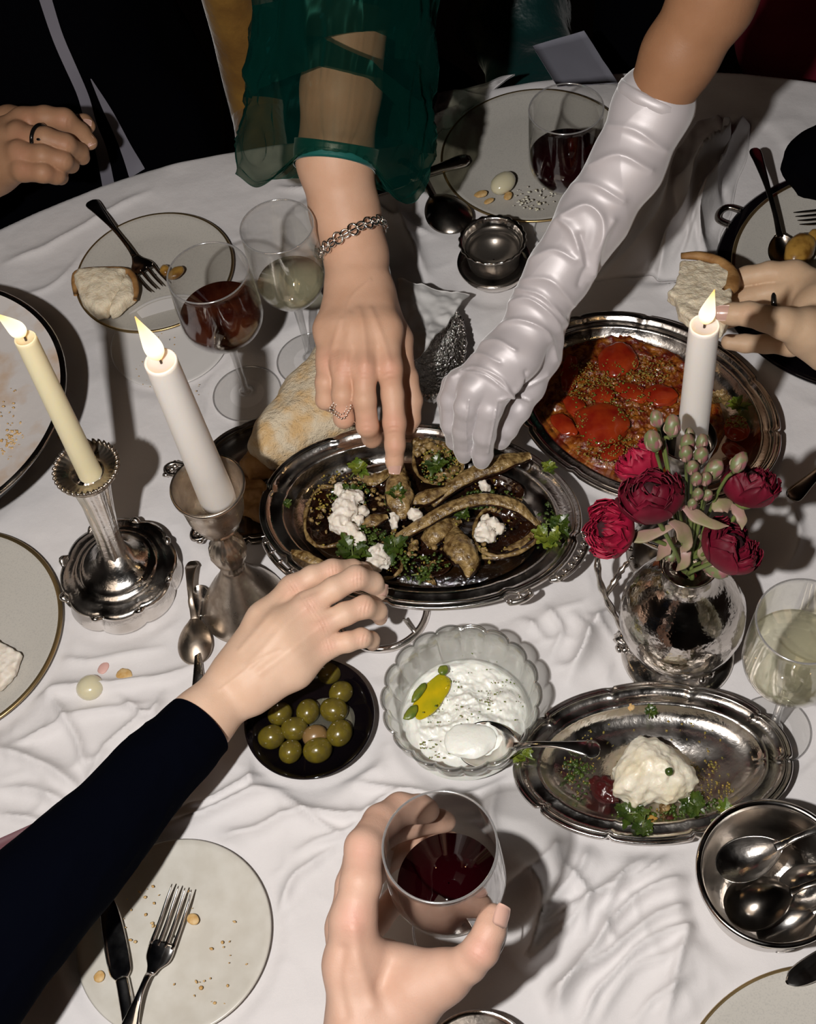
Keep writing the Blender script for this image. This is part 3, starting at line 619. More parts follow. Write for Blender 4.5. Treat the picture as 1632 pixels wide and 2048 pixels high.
# tray below the potato plate
tr3 = thing('round_tray', 'black-edged round tray with a silver loop handle under the potato plate', 'tray', (*PL3[:2], T + Z0))
obj('tray', lathe([(.001, Z0), (RP3 + .010, Z0), (RP3 + .016, Z0 + .010), (RP3 + .013, Z0 + .0115), (RP3 + .006, Z0 + .0072), (.001, Z0 + .0065)], 96, (*PL3[:2], T)), M_BLACKDISH, tr3)
q = P(1464, 434, .016); e = nrm(np.array([*(q[:2] - PL3[:2]), 0])); s_ = np.cross(e, UP)
obj('loop_handle', tube([q - e * .004 - s_ * .012, q + e * .010 - s_ * .010, q + e * .014, q + e * .010 + s_ * .010, q - e * .004 + s_ * .012], .0032, 9, 5), M_DARKSIL, tr3)
# two-part silver cup
cp = thing('silver_cup', 'small polished silver cup on its saucer beside the gloved forearm', 'cup', (*CUPP[:2], T + Z0)); cc = (*CUPP[:2], T + Z0)
def wavy(n, a):
    return lambda TT, RR, ZZ: (RR * (1 + a * np.cos(n * TT)), ZZ)
obj('base', lathe([(.001, 0), (.024, 0), (.0245, .004), (.031, .009), (.036, .017), (.0372, .021), (.0368, .0225), (.033, .0215), (.028, .0165), (.020, .013), (.001, .012)], 96, cc), M_SILVER, cp)
obj('cup', lathe([(.001, .014), (.014, .0145), (.021, .019), (.026, .027), (.0275, .036), (.0305, .0475), (.0335, .0515), (.0322, .053), (.0295, .0500), (.0262, .040), (.0255, .022), (.001, .0205)], 96, cc, mod=lambda TT, RR, ZZ: (RR * (1 + .022 * np.cos(22 * TT) * np.clip((RR - .029) / .003, 0, 1)), ZZ)), M_SILVER, cp)
obj('lining', lathe([(.001, .0228), (.0235, .0230), (.0252, .0262), (.0256, .036), (.0270, .0430), (.0262, .0430), (.0248, .036), (.0242, .027), (.001, .0236)], 80, cc), M_LINE, cp)  # added inner shell, darker grey than the silver around it
for k in range(30):
    a = k * math.tau / 30; obj('bead', blob((cc[0] + .0245 * math.cos(a), cc[1] + .0245 * math.sin(a), cc[2] + .0045), (.0022,) * 3, n=1), M_SILVER, cp)
# small cup at the bottom
c9, r9 = circ3((880, 2047), (955, 2018), (1030, 2046), .03); cd = (*c9[:2], T + Z0)
obj('silver_beaker', lathe([(.001, 0), (r9 * .7, 0), (r9 * .8, .004), (r9 * .95, .024), (r9, .028), (r9 - .001, .029), (r9 * .9, .024), (r9 * .75, .005), (.001, .004)], 80, cd), M_SILVER, label='little silver beaker below the hand that holds the wine glass', cat='cup', loc=cd)
# decorated basket under the napkin
bk = P(872, 745); bs = thing('embossed_dish', 'embossed silver dish half covered by the napkin between the two reaching hands', 'dish', (*bk[:2], T + Z0))
def emb(TT, RR, ZZ):
    p = np.stack([np.cos(TT) * 14, np.sin(TT) * 14, ZZ * 260], -1); return RR * (1 + .09 * np.abs(vnoise(p, 5)) + .03 * vnoise(p * 2.3, 9)) , ZZ
bang = math.radians(78)
obj('bowl', lathe([(.001, 0), (.030, 0), (.040, .006), (.052, .022), (.060, .036), (.0595, .0385), (.055, .037), (.047, .024), (.036, .008), (.001, .004)], 260, (*bk[:2], T + Z0), a=1., b=.52, ang=bang, mod=emb), M_EMB, bs)
for k in range(56):
    t = k * math.tau / 56; x, y = .0590 * math.cos(t), .0590 * .52 * math.sin(t); q = np.array([x * math.cos(bang) - y * math.sin(bang), x * math.sin(bang) + y * math.cos(bang), .0385]) + [bk[0], bk[1], T + Z0]
    obj('bead', blob(q, (.0019,) * 3, n=1), M_SILVER2, bs)
for i in range(150):
    t = random.uniform(0, math.tau); u = random.random(); R_ = .040 + .015 * u; x, y = R_ * math.cos(t), R_ * .52 * math.sin(t); q = np.array([x * math.cos(bang) - y * math.sin(bang), x * math.sin(bang) + y * math.cos(bang), .011 + .024 * u]) + [bk[0], bk[1], T + Z0]
    if i < 90: obj('stud', blob(q, (.0017, .0017, .0012), n=1), M_SILVER2, bs)
# glass bowl of yogurt
bc = np.array([*BWL[:2], T + Z0]); R_ = RBW; hb_ = .0535
def ribs(TT, RR, ZZ):
    k = np.abs(np.sin(9 * TT)) ** .6; w_ = np.clip((ZZ - bc[2]) / .02, 0, 1); return RR * (1 - .05 * w_ * (1 - k)), ZZ + .0016 * k * (ZZ > bc[2] + .045)
gb = thing('glass_bowl', 'ribbed pressed glass bowl of yogurt with a pool of yellow oil', 'bowl', bc)
obj('bowl', lathe([(.001, bc[2]), (R_ * .55, bc[2]), (R_ * .62, bc[2] + .003), (R_ * .84, bc[2] + .018), (R_ * .96, bc[2] + .036), (R_, bc[2] + hb_), (R_ - .0012, bc[2] + hb_ + .0008), (R_ - .003, bc[2] + hb_ - .001), (R_ * .92, bc[2] + .036), (R_ * .80, bc[2] + .019), (R_ * .58, bc[2] + .005), (.001, bc[2] + .004)], 216, (bc[0], bc[1], 0), mod=ribs), M_CUT, gb)
obj('rim', tube([np.array([bc[0] + R_ * (1 - .05 * (1 - abs(math.sin(9 * t)) ** .6)) * math.cos(t), bc[1] + R_ * (1 - .05 * (1 - abs(math.sin(9 * t)) ** .6)) * math.sin(t), bc[2] + hb_ + .0016 * abs(math.sin(9 * t)) ** .6]) for t in np.linspace(0, math.tau, 216, endpoint=False)], .0011, 8, closed=True), thinmat('glass_rim', (.75, .75, .74), gl=.22, rough=.06), gb)
def heap(c, fn, R, z, n=90, seed=0, base=None):
    """a lumpy surface over a disc: fn(x,y,rho)->height"""
    rr = np.linspace(0, 1, n); th = np.linspace(0, math.tau, n * 2, endpoint=False); RR, TT = np.meshgrid(rr, th, indexing='ij')
    X = RR * np.cos(TT) * R; Y = RR * np.sin(TT) * R; Z = fn(X, Y, RR); V = np.stack([X + c[0], Y + c[1], z + Z], -1).reshape(-1, 3)
    return V, grid_faces(n, n * 2, cv=True)
oc = P(862, 1398, .035)[:2] - bc[:2]; sc_ = P(965, 1470, .035)[:2] - bc[:2]
def yog(X, Y, RR):
    p = np.stack([X, Y, 0 * X], -1); h = .0035 * fbm(p * 60, 2, 3) + .004 * (1 - np.abs(vnoise(p * 38 + 3, 8))) ** 2 + .0012 * fbm(p * 300, 6, 2)
    up = P(925, 1290, .03)[:2] - bc[:2]; s = (X * up[0] + Y * up[1]) / np.linalg.norm(up)
    h = h + .006 - .010 * np.clip(s / R_, -1, 1); d = np.hypot((X - oc[0]) * .9 + (Y - oc[1]) * .45, ((Y - oc[1]) * .9 - (X - oc[0]) * .45) * .6)
    h = h - .010 * np.exp(-(d / .020) ** 2); d2 = np.hypot(X - sc_[0], Y - sc_[1]); h = h + .004 * np.exp(-(d2 / .018) ** 2)
    return h * (1 - RR ** 6) - .012 * RR ** 8
_v, _f = heap(bc, yog, R_ * .85, bc[2] + .0240, 84)
bot = lathe([(.001, bc[2] + .0055), (R_ * .55, bc[2] + .006), (R_ * .74, bc[2] + .017)], 160, (bc[0], bc[1], 0))
tag(obj('yogurt', join((_v, _f.tolist()), (bot[0], bot[1].tolist())), M_YOG, loc=bc + [0, 0, .005]), 'thick white yogurt filling the ribbed glass bowl', 'yogurt', kind='stuff')
ol = np.array([*P(861, 1393, .031)[:2], T + .0292])
ax_ = P(895, 1345, .03)[:2] - P(830, 1435, .03)[:2]; oa = math.atan2(ax_[1], ax_[0])
obj('oil_pool', blob(ol, (.0235, .0105, .0032), oa, amp=.10, sc=1.6, seed=4, n=4), M_OIL, label='yellow pool of olive oil lying in the yogurt', cat='oil', loc=ol)
for i, (px, py, a_, b_) in enumerate(((886, 1340, .0048, .004), (822, 1425, .008, .0042), (838, 1385, .010, .0035))):
    q = P(px, py, .034); obj('herb_oil_drop', blob(q, (a_, b_, .0022), oa, amp=.15, sc=1.5, seed=i, n=3), M_HERBY, loc=q,
        label=['green oil droplet at the upper end of the yellow oil pool', 'green herb oil at the lower end of the yellow oil pool', 'green herb streak along the glass side of the oil pool'][i], cat='herb oil')
# black dish of olives
od = np.array([*OLV[:2], T + Z0]); z = od[2]
obj('olive_dish', lathe([(.001, z + .003), (ROL * .6, z + .003), (ROL * .85, z + .009), (ROL - .0012, z + .0205), (ROL, z + .021), (ROL + .0003, z + .0195), (ROL * .88, z + .006), (ROL * .6, z), (.001, z)], 96, (od[0], od[1], 0)), M_BLACKDISH, label='shallow glossy black dish holding green olives', cat='dish', loc=od)
OL = [('green olive lying uppermost by the wrist in the black dish', 682, 1385, 24, .5), ('pale green olive second from the wrist, left of the clear oil', 668, 1420, 27, -.3), ('big olive shaded by the hand near the middle of the dish', 616, 1423, 25, 1.2),
      ('glossy olive alone at the outer side of the oil pool', 679, 1466, 27, .8), ('dusty olive in the middle row beside the split one', 589, 1458, 26, 0), ('brownish split olive in the centre of the dish', 630, 1472, 24, .2),
      ('olive half in shadow at the wrist end of the dish', 543, 1474, 26, .1), ('olive lowest in the dish, next to the half-shadowed one', 581, 1503, 24, .9), ('round olive lowest in the dish with a notch on top', 635, 1500, 28, .2),
      ('olive hidden in the shade of the wrist', 560, 1428, 24, .4), ('olive under the palm at the rim of the dish', 660, 1345, 24, .4)]
for i, (lb, px, py, r, ro) in enumerate(OL):
    q = P(px, py, .0125); rr = r * S(px, py, .0125)
    obj('green_olive', blob(q, (rr * 1.08, rr * .95, rr * .92), ro, amp=.02, sc=1.2, seed=i, n=3), M_OLIVE if i != 5 else M_STONE, label=lb, cat='olive', group='olives in the black dish', loc=q)
q = P(650, 1458, .009); obj('brine', blob((od[0] + .012, od[1] + .002, z + .0042), (.026, .020, .0016), 0, n=3, amp=.1, sc=1.3), M_WWINE, label='shallow pool of brine between the olives', cat='brine', kind='stuff', loc=q)
# silver bowl with spoons
sb = thing('silver_bowl', 'deep silver bowl full of spoons beside the small cheese platter', 'bowl', (*SLB[:2], T + Z0)); r = RSL; z = T + Z0
obj('bowl', lathe([(.001, z + .003), (r * .5, z + .004), (r * .78, z + .014), (r * .92, z + .036), (r * .965, z + .058), (r, z + .0625), (r + .0016, z + .0640), (r + .003, z + .062), (r * 1.0, z + .050), (r * .92, z + .024), (r * .7, z + .006), (r * .5, z), (.001, z)], 128, (*SLB[:2], 0)), M_SILVER, sb)
obj('rim_moulding', lathe([(r * .99, z + .0625), (r + .001, z + .0665), (r + .004, z + .0650), (r + .0042, z + .062), (r + .001, z + .060)], 128, (*SLB[:2], 0)), M_SILVER2, sb)

# ------------------------------------------------------------------ candlesticks and candles
def lean(V, base, dx):   # small real lean of an old candlestick
    k = (V[:, 2] - base[2]); V = V.copy(); V[:, 0] += dx[0] * k; V[:, 1] += dx[1] * k; return V
k1 = np.array([*K1[:2], T + Z0]); rim1 = P(173, 938, .165); ln1 = (rim1 - k1)[:2] / (.165 - Z0)
s1 = thing('candlestick', 'tall fluted silver candlestick with a scalloped domed base and rope-edged cup', 'candlestick', k1)
def scal(n, a, r0, r1):
    return lambda TT, RR, ZZ: (RR * (1 + a * (np.abs(np.cos(n * TT / 2)) ** .7 - .6) * np.clip((RR - r0) / (r1 - r0), 0, 1)), ZZ)
def kp(pr, base, ln, **k):
    V, F = lathe(pr, k.pop('n', 128), base, **k); return lean(V, base, ln), F
obj('base', kp([(.001, 0), (.049, 0), (.0525, .001), (.0535, .006), (.0500, .019), (.0520, .022), (.0515, .025), (.047, .0265), (.043, .0255), (.041, .0280), (.039, .0275), (.035, .0285), (.0335, .0315), (.0325, .031), (.028, .034), (.018, .041), (.012, .052), (.001, .054)], k1, ln1, mod=scal(8, .07, .036, .048)), M_SILVER, s1)
obj('stem', kp([(.012, .048), (.0112, .06), (.0105, .075), (.0115, .10), (.0135, .128), (.0165, .150), (.0185, .158), (.001, .159)], k1, ln1, mod=lambda TT, RR, ZZ: (RR * (1 + .07 * np.cos(9 * TT + (ZZ - k1[2]) * 35)), ZZ)), M_SILVER, s1)
obj('drip_pan', kp([(.014, .150), (.0225, .156), (.0265, .1625), (.0275, .165), (.0262, .1665), (.0225, .1640), (.0155, .1625), (.0125, .1575), (.0120, .150)], k1, ln1, mod=lambda TT, RR, ZZ: (RR * (1 + .018 * np.cos(34 * TT) * (RR > .024)), ZZ + .0007 * np.cos(34 * TT + 1) * (RR > .024))), M_WORN, s1)
for k in range(34):
    a = k * math.tau / 34; q = k1 + [.0262 * math.cos(a), .0262 * math.sin(a), .1662]; q = lean(q[None], k1, ln1)[0]
    obj('rope_bead', blob(q, (.0030, .0015, .0016), a + .8, n=1), M_WORN, s1)
for k in range(8):
    a = k * math.tau / 8 + .39; q = k1 + [.049 * math.cos(a), .049 * math.sin(a), .0245]
    kn = obj('scroll', tube([q + [-.006 * math.sin(a), .006 * math.cos(a), -.001], q + [.003 * math.cos(a), .003 * math.sin(a), .002], q + [.006 * math.sin(a), -.006 * math.cos(a), -.001]], [.0012, .0030, .0012], 8, 4), M_SILVER, s1)
k2 = np.array([*K2[:2], T + Z0]); rim2 = P(417, 978, .175); ln2 = (rim2 - k2)[:2] / (.175 - Z0)
s2 = thing('candlestick', 'worn plain candlestick with a bell cup, ball knop and matt domed foot', 'candlestick', k2)
obj('base', kp([(.001, 0), (.037, 0), (.0385, .002), (.038, .005), (.034, .014), (.026, .030), (.017, .046), (.011, .060), (.009, .066), (.001, .067)], k2, ln2, n=96), M_WORN, s2)
obj('knop', kp([(.006, .062), (.0105, .064), (.0108, .068), (.0085, .071), (.0135, .078), (.0160, .087), (.0150, .096), (.0105, .103), (.0075, .107), (.0065, .114), (.008, .120), (.014, .1225), (.0165, .126), (.012, .1300), (.001, .131)], k2, ln2, n=96, mod=lambda TT, RR, ZZ: (RR * (1 + .015 * np.cos(16 * TT)), ZZ)), M_WORN, s2)
obj('cup', kp([(.010, .128), (.0195, .134), (.0235, .145), (.0250, .158), (.0268, .170), (.0298, .1755), (.0300, .1785), (.0280, .1785), (.0250, .170), (.0225, .150), (.019, .139), (.001, .137)], k2, ln2, n=96), M_WORN, s2)
k3 = np.array([*K3[:2], T + Z0]); s3 = thing('candlestick', 'dark silver candlestick mostly hidden behind the crimson flowers', 'candlestick', k3)
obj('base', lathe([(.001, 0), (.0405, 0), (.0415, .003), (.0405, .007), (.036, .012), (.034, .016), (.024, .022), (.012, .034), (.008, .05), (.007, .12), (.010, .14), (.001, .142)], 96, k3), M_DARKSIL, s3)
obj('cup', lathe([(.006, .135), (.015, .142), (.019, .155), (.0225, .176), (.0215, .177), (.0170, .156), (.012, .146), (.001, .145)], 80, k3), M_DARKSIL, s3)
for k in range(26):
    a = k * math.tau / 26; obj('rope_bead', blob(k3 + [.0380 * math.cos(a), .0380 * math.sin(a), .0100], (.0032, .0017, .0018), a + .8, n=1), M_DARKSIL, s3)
def candle(label, a, b, ra, rb, mw, flame_dir, fl=.034, fr=.0068):
    a = np.asarray(a); b = np.asarray(b); ax = nrm(b - a); L = np.linalg.norm(b - a)
    t = thing('candle', label, 'candle', a)
    pr = [(.0004, 0), (ra, 0), (ra * 1.0, L * .05), (ra * .5 + rb * .5, L * .5), (rb, L - .003), (rb * .99, L - .0004), (rb * .9, L + .0004), (rb * .82, L - .0012), (rb * .4, L - .0024), (.0004, L - .0026)]
    obj('wax', lathe(pr, 48, a, axis=ax), mw, t)
    obj('wick', tube([b - ax * .003, b + ax * .003, b + ax * .0065 + nrm(flame_dir) * .0012], [.0009, .0008, .0006], 7, 3), M_WICK, t)
    f0 = b + ax * .0022; fd = [np.asarray(d) for d in flame_dir] if isinstance(flame_dir, list) else None
    d = nrm(flame_dir); pts = [f0 + d * fl * k for k in (0, .12, .3, .55, .8, 1)]
    pts = [p + (ax - d) * .002 * math.sin(3 * i / 5) for i, p in enumerate(pts)]
    obj('flame', tube(pts, [.0018, fr * .82, fr, fr * .72, fr * .34, .0003], 16, 5), M_FLAME, t)
    pd = bpy.data.lights.new('candle_glow', 'POINT'); pd.energy = .055; pd.color = (1, .62, .28); pd.shadow_soft_size = .006
    po = bpy.data.objects.new('candle_glow', pd); COL.objects.link(po); po.parent = t; po.location = Vector(b + ax * .02 + d * .012 - a)
    return t
def fdir(p0, p1, z0, dz): return P(*p1, z0 + dz) - P(*p0, z0)
z1t = .318
candle('slim cream candle burning with a wind-blown flame in the rope-edged candlestick', P(188, 962, .150), P(50, 676, z1t), .0098, .0083, M_WAXC, fdir((48, 662), (14, 636), z1t, .012), .026, .0062)
candle('thick white candle with a tall flame in the bell-cup candlestick', P(437, 1000, .142), P(321, 722, .328), .0148, .0118, M_WAX, fdir((320, 712), (281, 645), .33, .022), .034, .0068)
candle('white candle burning behind the flowers beside the held bread', P(1378, 930, .150), P(1409, 650, .318), .0118, .0104, M_WAX, fdir((1411, 640), (1424, 596), .322, .016), .026, .0056)
# ------------------------------------------------------------------ cutlery
def place(V, o, xdir, up=UP):
    x = nrm(xdir); y = nrm(np.cross(up, x)); z = np.cross(x, y); return V @ np.stack([x, y, z]) + np.asarray(o)
def ribbon(st, n=14, k=4):
    """st: (x, halfwidth, z, thickness, cup) -> closed solid"""
    st = spline(np.array(st, float), k) if k else np.array(st, float); u = np.cos(np.linspace(0, math.tau, n, endpoint=False)); sgn = np.sin(np.linspace(0, math.tau, n, endpoint=False))
    V = []
    for x, wd, z, t, c in st:
        wd = max(wd, .0003); y = u * wd; zz = z + c * (u * u - 1) + np.sign(sgn) * np.abs(sgn) ** .6 * max(t, .0002) / 2
        V.append(np.stack([np.full(n, x), y, zz], 1))
    m = len(V); V = np.concatenate(V); F = [list(f) for f in grid_faces(m, n, cv=True)]; F.append(list(range(n))[::-1]); F.append([(m - 1) * n + j for j in range(n)])
    return V, F
def spoon(label, tip, end, Lb=.052, wb=.017, m=None, flip=False, group=None, arch=.008, bend=.004, name='spoon', hw=.0062):
    tip = np.asarray(tip); end = np.asarray(end); L = np.linalg.norm(end - tip); m = m or M_SILVER; f = -1 if flip else 1; cup = .0085 * f * wb / .017
    t = thing(name, label, 'spoon', (tip + end) / 2, group)
    bl = [(0, .0004, 0, .0006, 0)]
    for q in np.linspace(.03, .93, 12):
        wq = wb * (math.sin(math.pi * q ** .80)) ** .55; bl.append((Lb * q, wq, bend * 0, .0011, cup * math.sin(math.pi * q) ** .8))
    bl.append((Lb * .99, .0040, arch * .25 * f * 0, .0020, 0))
    obj('bowl', (lambda VF: (place(VF[0], tip, end - tip), VF[1]))(ribbon(bl, 18, 3)), m, t)
    hl = [(Lb * .90, .0034, -.0004, .0016, 0), (Lb, .0032, .0004, .0022, 0), (Lb + (L - Lb) * .2, .0024, arch * .8, .0024, 0), (Lb + (L - Lb) * .5, .0030, arch, .0022, 0), (Lb + (L - Lb) * .8, hw * .82, arch * .55, .0020, 0), (L - .006, hw, arch * .12, .0018, 0), (L - .001, hw * .62, 0, .0012, 0), (L, .0012, 0, .0008, 0)]
    obj('handle', (lambda VF: (place(VF[0], tip, end - tip), VF[1]))(ribbon(hl, 14, 4)), m, t)
    return t
def fork(label, tip, end, m=None, up=UP, group=None, arch=.008, wh=.0105, Lt=.044, roll=0.):
    tip = np.asarray(tip); end = np.asarray(end); L = np.linalg.norm(end - tip); m = m or M_SILVER2
    t = thing('fork', label, 'fork', (tip + end) / 2, group)
    pc = lambda VF: (place(VF[0], tip, end - tip, up), VF[1])
    obj('head', pc(ribbon([(Lt - .004, wh, -.0010, .0014, -.0004), (Lt + .004, wh * 1.02, -.0022, .0015, -.001), (Lt + .010, wh * .9, -.002, .0016, -.001), (Lt + .016, wh * .5, 0, .002, 0), (Lt + .022, .0032, .002, .0026, 0)], 14)), m, t)
    for k in range(4):
        y = (k - 1.5) * wh * .56
        obj('tine', pc(tube([(0, y * .94, .0035), (Lt * .25, y, .0010), (Lt * .6, y, -.0012), (Lt, y * 1.02, -.0012)], [.0005, .00115, .0014, .0018], 8, 4)), m, t)
    a = Lt + .020; R_ = L - a
    obj('handle', pc(ribbon([(a, .0034, .0018, .0026, 0), (a + R_ * .12, .0024, arch * .8, .0026, 0), (a + R_ * .4, .0028, arch, .0024, 0), (a + R_ * .75, .0060, arch * .6, .0021, 0), (a + R_ * .93, .0078, arch * .2, .0018, 0), (L - .001, .0050, 0, .0014, 0), (L, .001, 0, .0008, 0)], 14)), m, t)
    return t
def knife(label, tip, end, m=None, hand=None):
    tip = np.asarray(tip); end = np.asarray(end); L = np.linalg.norm(end - tip); m = m or M_SILVER2
    t = thing('knife', label, 'knife', (tip + end) / 2); pc = lambda VF: (place(VF[0], tip, end - tip), VF[1])
    b = L * .53
    obj('blade', pc(ribbon([(0, .001, 0, .0006, 0), (.006, .0062, 0, .0009, 0), (b * .4, .0088, 0, .0012, 0), (b * .85, .0090, 0, .0014, 0), (b * .97, .0062, 0, .0020, 0), (b, .0030, 0, .0024, 0)], 12)), m, t)
    obj('handle', pc(ribbon([(b - .002, .0034, 0, .003, 0), (b, .0052, 0, .0060, 0), (b + .006, .0054, 0, .0062, 0), (b + (L - b) * .5, .0062, 0, .0068, 0), (L - .008, .0084, 0, .0075, 0), (L, .0050, 0, .004, 0)], 14)), hand or m, t)
    return t
fork('fork, shadow reflection painted dark, leaning on the plate with broken bread', P(322, 580, .016), P(180, 402, .008), m=M_DARKSIL, wh=.0125, Lt=.040)  # dark silver paints in the shadow that the handle reflects
fork('shiny four-tined fork on the cream plate below the navy sleeve', P(366, 1776, .018), P(255, 2075, .012), Lt=.046)
knife('table knife lying beside the fork on the cream plate', P(212, 1790, .012), P(275, 2120, .012), m=M_SILVER2)
knife('silver-handled knife resting across the edge of the grey plate', P(690, 400, .018), P(936, 318, .020), hand=M_SILVER)
spoon('large round serving spoon face down beside the little silver cup', P(925, 462, .014), P(800, 318, .016), Lb=.062, wb=.024, m=M_DARKSIL, flip=True, arch=.010, name='serving_spoon')
spoon('teaspoon standing bowl down on the cloth between the candlesticks', P(392, 1330, .006), P(384, 1122, .016), Lb=.044, wb=.0155, m=M_WORN, flip=True, arch=.012)
spoon('teaspoon under the other one, its handle towards the navy cuff', P(398, 1170, .010), P(398, 1390, .005), Lb=.034, wb=.010, m=M_SILVER, arch=.004)
spoon('silver spoon resting in the yogurt bowl with its handle over the platter', P(916, 1486, .037), P(1200, 1500, .058), Lb=.050, wb=.020, m=M_SILVER2, arch=.006, bend=0, hw=.0075, name='serving_spoon')
spoon('dark spoon on the gold-rimmed plate under the roast potato', P(1578, 535, .026), P(1508, 296, .050), Lb=.040, wb=.016, m=M_DARKSIL, arch=.006)
fork('fork lying on the gold-rimmed plate above the potato', P(1592, 442, .036), P(1740, 410, .034), m=M_DARKSIL)
fork('heavy dark cutlery handle lying on the cloth near the tomato platter', P(1800, 800, .02), P(1580, 998, .024), m=M_DARKSIL, arch=.004)
knife('silver knife tip poking over the gold-rimmed plate at the edge of the table', P(1572, 1966, .018), P(1780, 1850, .022))
SP = [('topmost spoon in the silver bowl, lying face up', (1434, 1740, .046), (1690, 1640, .062), .050, .0165, M_SILVER, False),
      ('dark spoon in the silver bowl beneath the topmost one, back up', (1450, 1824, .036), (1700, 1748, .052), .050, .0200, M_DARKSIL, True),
      ('bright spoon low in the silver bowl at its near side', (1518, 1882, .024), (1720, 1768, .046), .048, .0170, M_SILVER2, False),
      ('spoon with its back up at the outer side of the silver bowl', (1560, 1800, .034), (1740, 1700, .058), .044, .0160, M_SILVER, True)]
for lb, a, b, Lb, wb, m_, fl in SP:
    spoon(lb, P(*a), P(*b), Lb=Lb, wb=wb, m=m_, flip=fl, group='spoons in the silver bowl', arch=.005)
q = P(940, 1482, .0395); obj('yogurt_scoop', blob(q, (.0200, .0150, .0050), -.1, amp=.10, sc=1.6, seed=9, n=4), M_YOG, label='scoop of yogurt lying in the spoon in the glass bowl', cat='yogurt', loc=q)
# ------------------------------------------------------------------ bread and plate food
def shift(VF, d): return VF[0] + np.asarray(d), VF[1]
lf = [(497, 905), (510, 862), (548, 815), (575, 770), (612, 735), (640, 700), (700, 690), (735, 760), (730, 840), (690, 868), (640, 888), (585, 915), (535, 930)]
obj('bread_loaf', poly_solid(lf, .034, .036, rnd=.014, amp=.0013, sc=60, h=.0015, seed=2, dome=.012), M_CRUST, loc=P(620, 830, .012), label='big torn piece of crusty bread on the tarnished tray under the ringed hand', cat='bread')
obj('bread_chunk', poly_solid([(478, 935), (500, 905), (545, 915), (545, 950), (500, 960)], .022, .014, rnd=.006, amp=.002, sc=130, h=.0014, seed=5, dome=.005), M_TOAST, loc=P(510, 930, .013), label='small toasted bread end beside the big torn loaf', cat='bread')
obj('bread_chunk', poly_solid([(470, 985), (480, 955), (530, 960), (540, 1000), (520, 1040), (485, 1030)], .020, .012, rnd=.005, amp=.003, sc=120, h=.0014, seed=6), M_TOAST, loc=P(500, 1000, .013), label='oily toasted crust on the tray next to the aubergine platter', cat='bread')
obj('bread_piece', poly_solid([(150, 560), (160, 545), (210, 541), (255, 545), (248, 590), (215, 632), (192, 634), (165, 608)], .020, .016, rnd=.005, amp=.0012, sc=110, h=.0014, seed=7, dome=.004), M_CRUMB, loc=P(200, 590, .012), label='broad half of the broken bread on the side plate', cat='bread')
obj('bread_piece', poly_solid([(257, 550), (270, 572), (272, 598), (246, 620), (222, 634), (222, 612), (238, 585)], .019, .015, rnd=.005, amp=.0012, sc=110, h=.0014, seed=8, dome=.003), M_CRUMB, loc=P(250, 600, .012), label='smaller half of the broken bread on the side plate nearest the fork', cat='bread')
obj('crust_rim', tube([P(x, y, .022) for x, y in ((151, 590), (149, 560), (160, 545), (210, 540), (258, 545), (272, 575), (270, 600))], [.002, .0035, .0040, .0036, .0038, .0034, .002], 8, 4), M_TOAST, bpy.data.objects['bread_piece'])
obj('bread_slice', poly_solid([(1335, 588), (1352, 570), (1362, 512), (1400, 512), (1440, 524), (1464, 548), (1462, 600), (1458, 660), (1440, 690), (1388, 668), (1358, 640), (1350, 605)], .115, .016, rnd=.003, amp=.0011, sc=130, h=.0012, seed=11, tilt=(0, -.25)), M_CRUMB, loc=P(1400, 600, .11), label='torn slice of white bread held up behind the burning candle', cat='bread')
obj('crust', tube([P(x, y, z) for x, y, z in ((1362, 512, .110), (1400, 512, .110), (1440, 524, .112), (1464, 548, .114), (1462, 575, .117), (1445, 582, .122))], [.003, .0045, .005, .006, .007, .002], 8, 4, flat=.9), M_TOAST, bpy.data.objects['bread_slice'])
obj('cracker', poly_solid([(-60, 1270), (0, 1284), (44, 1310), (30, 1350), (0, 1380), (-50, 1390)], .014, .008, rnd=.002, amp=.0012, sc=200, h=.0012, seed=14), M_FETA, loc=P(0, 1330, .006), label='pale crumbly cheese piece on the plate with the broad tan rim', cat='cheese')
# small food scraps: (px,py, radii px a,b, height z, material, label, category)
SC = [(180, 1375, 28, 27, .008, M_ONION, 'pearl_onion', 'single peeled pearl onion lying on the cloth', 'onion', .8), (1006, 366, 30, 22, .018, M_ONION, 'pearl_onion', 'glazed onion on the grey plate by the gloved arm', 'onion', .8),
      (352, 546, 20, 12, .018, M_POT, 'onion_scrap', 'browned onion scrap on the side plate by the wine glass', 'onion', .7), (330, 540, 10, 14, .016, M_POT, 'onion_scrap', 'thin brown onion strip beside the fork tines', 'onion', .6),
      (1600, 500, 42, 28, .030, M_POT, 'roast_potato', 'golden roast potato half on the gold-rimmed plate', 'potato', .8), (1628, 476, 26, 14, .030, M_POT, 'roast_potato', 'second roast potato behind the golden half', 'potato', .8),
      (962, 388, 14, 9, .013, M_CRUMBY, 'amber_scrap', 'amber scrap nearest the big round spoon', 'food scrap', .4), (1016, 392, 12, 8, .013, M_CRUMBY, 'amber_scrap', 'amber scrap below the glazed onion', 'food scrap', .4), (978, 402, 11, 6, .013, M_CRUMBY, 'amber_scrap', 'small amber scrap between the other two', 'food scrap', .4),
      (248, 1353, 16, 19, .005, M_CRUMBY, 'crust_flake', 'flaky golden crust fragment near the pearl onion', 'crumb', .35), (207, 1336, 14, 10, .005, M_PINKC, 'pink_flake', 'pale pink flake above the pearl onion', 'crumb', .35),
      (386, 1838, 11, 14, .010, M_CRUMBY, 'crust_flake', 'amber flake touching the shiny fork', 'crumb', .3), (199, 1953, 11, 12, .009, M_CRUMBY, 'crust_flake', 'ring-shaped crumb beside the knife', 'crumb', .3), (123, 872, 8, 7, .006, M_CRUMBY, 'crust_flake', 'small crumb beside the rope-edged candle cup', 'crumb', .5)]
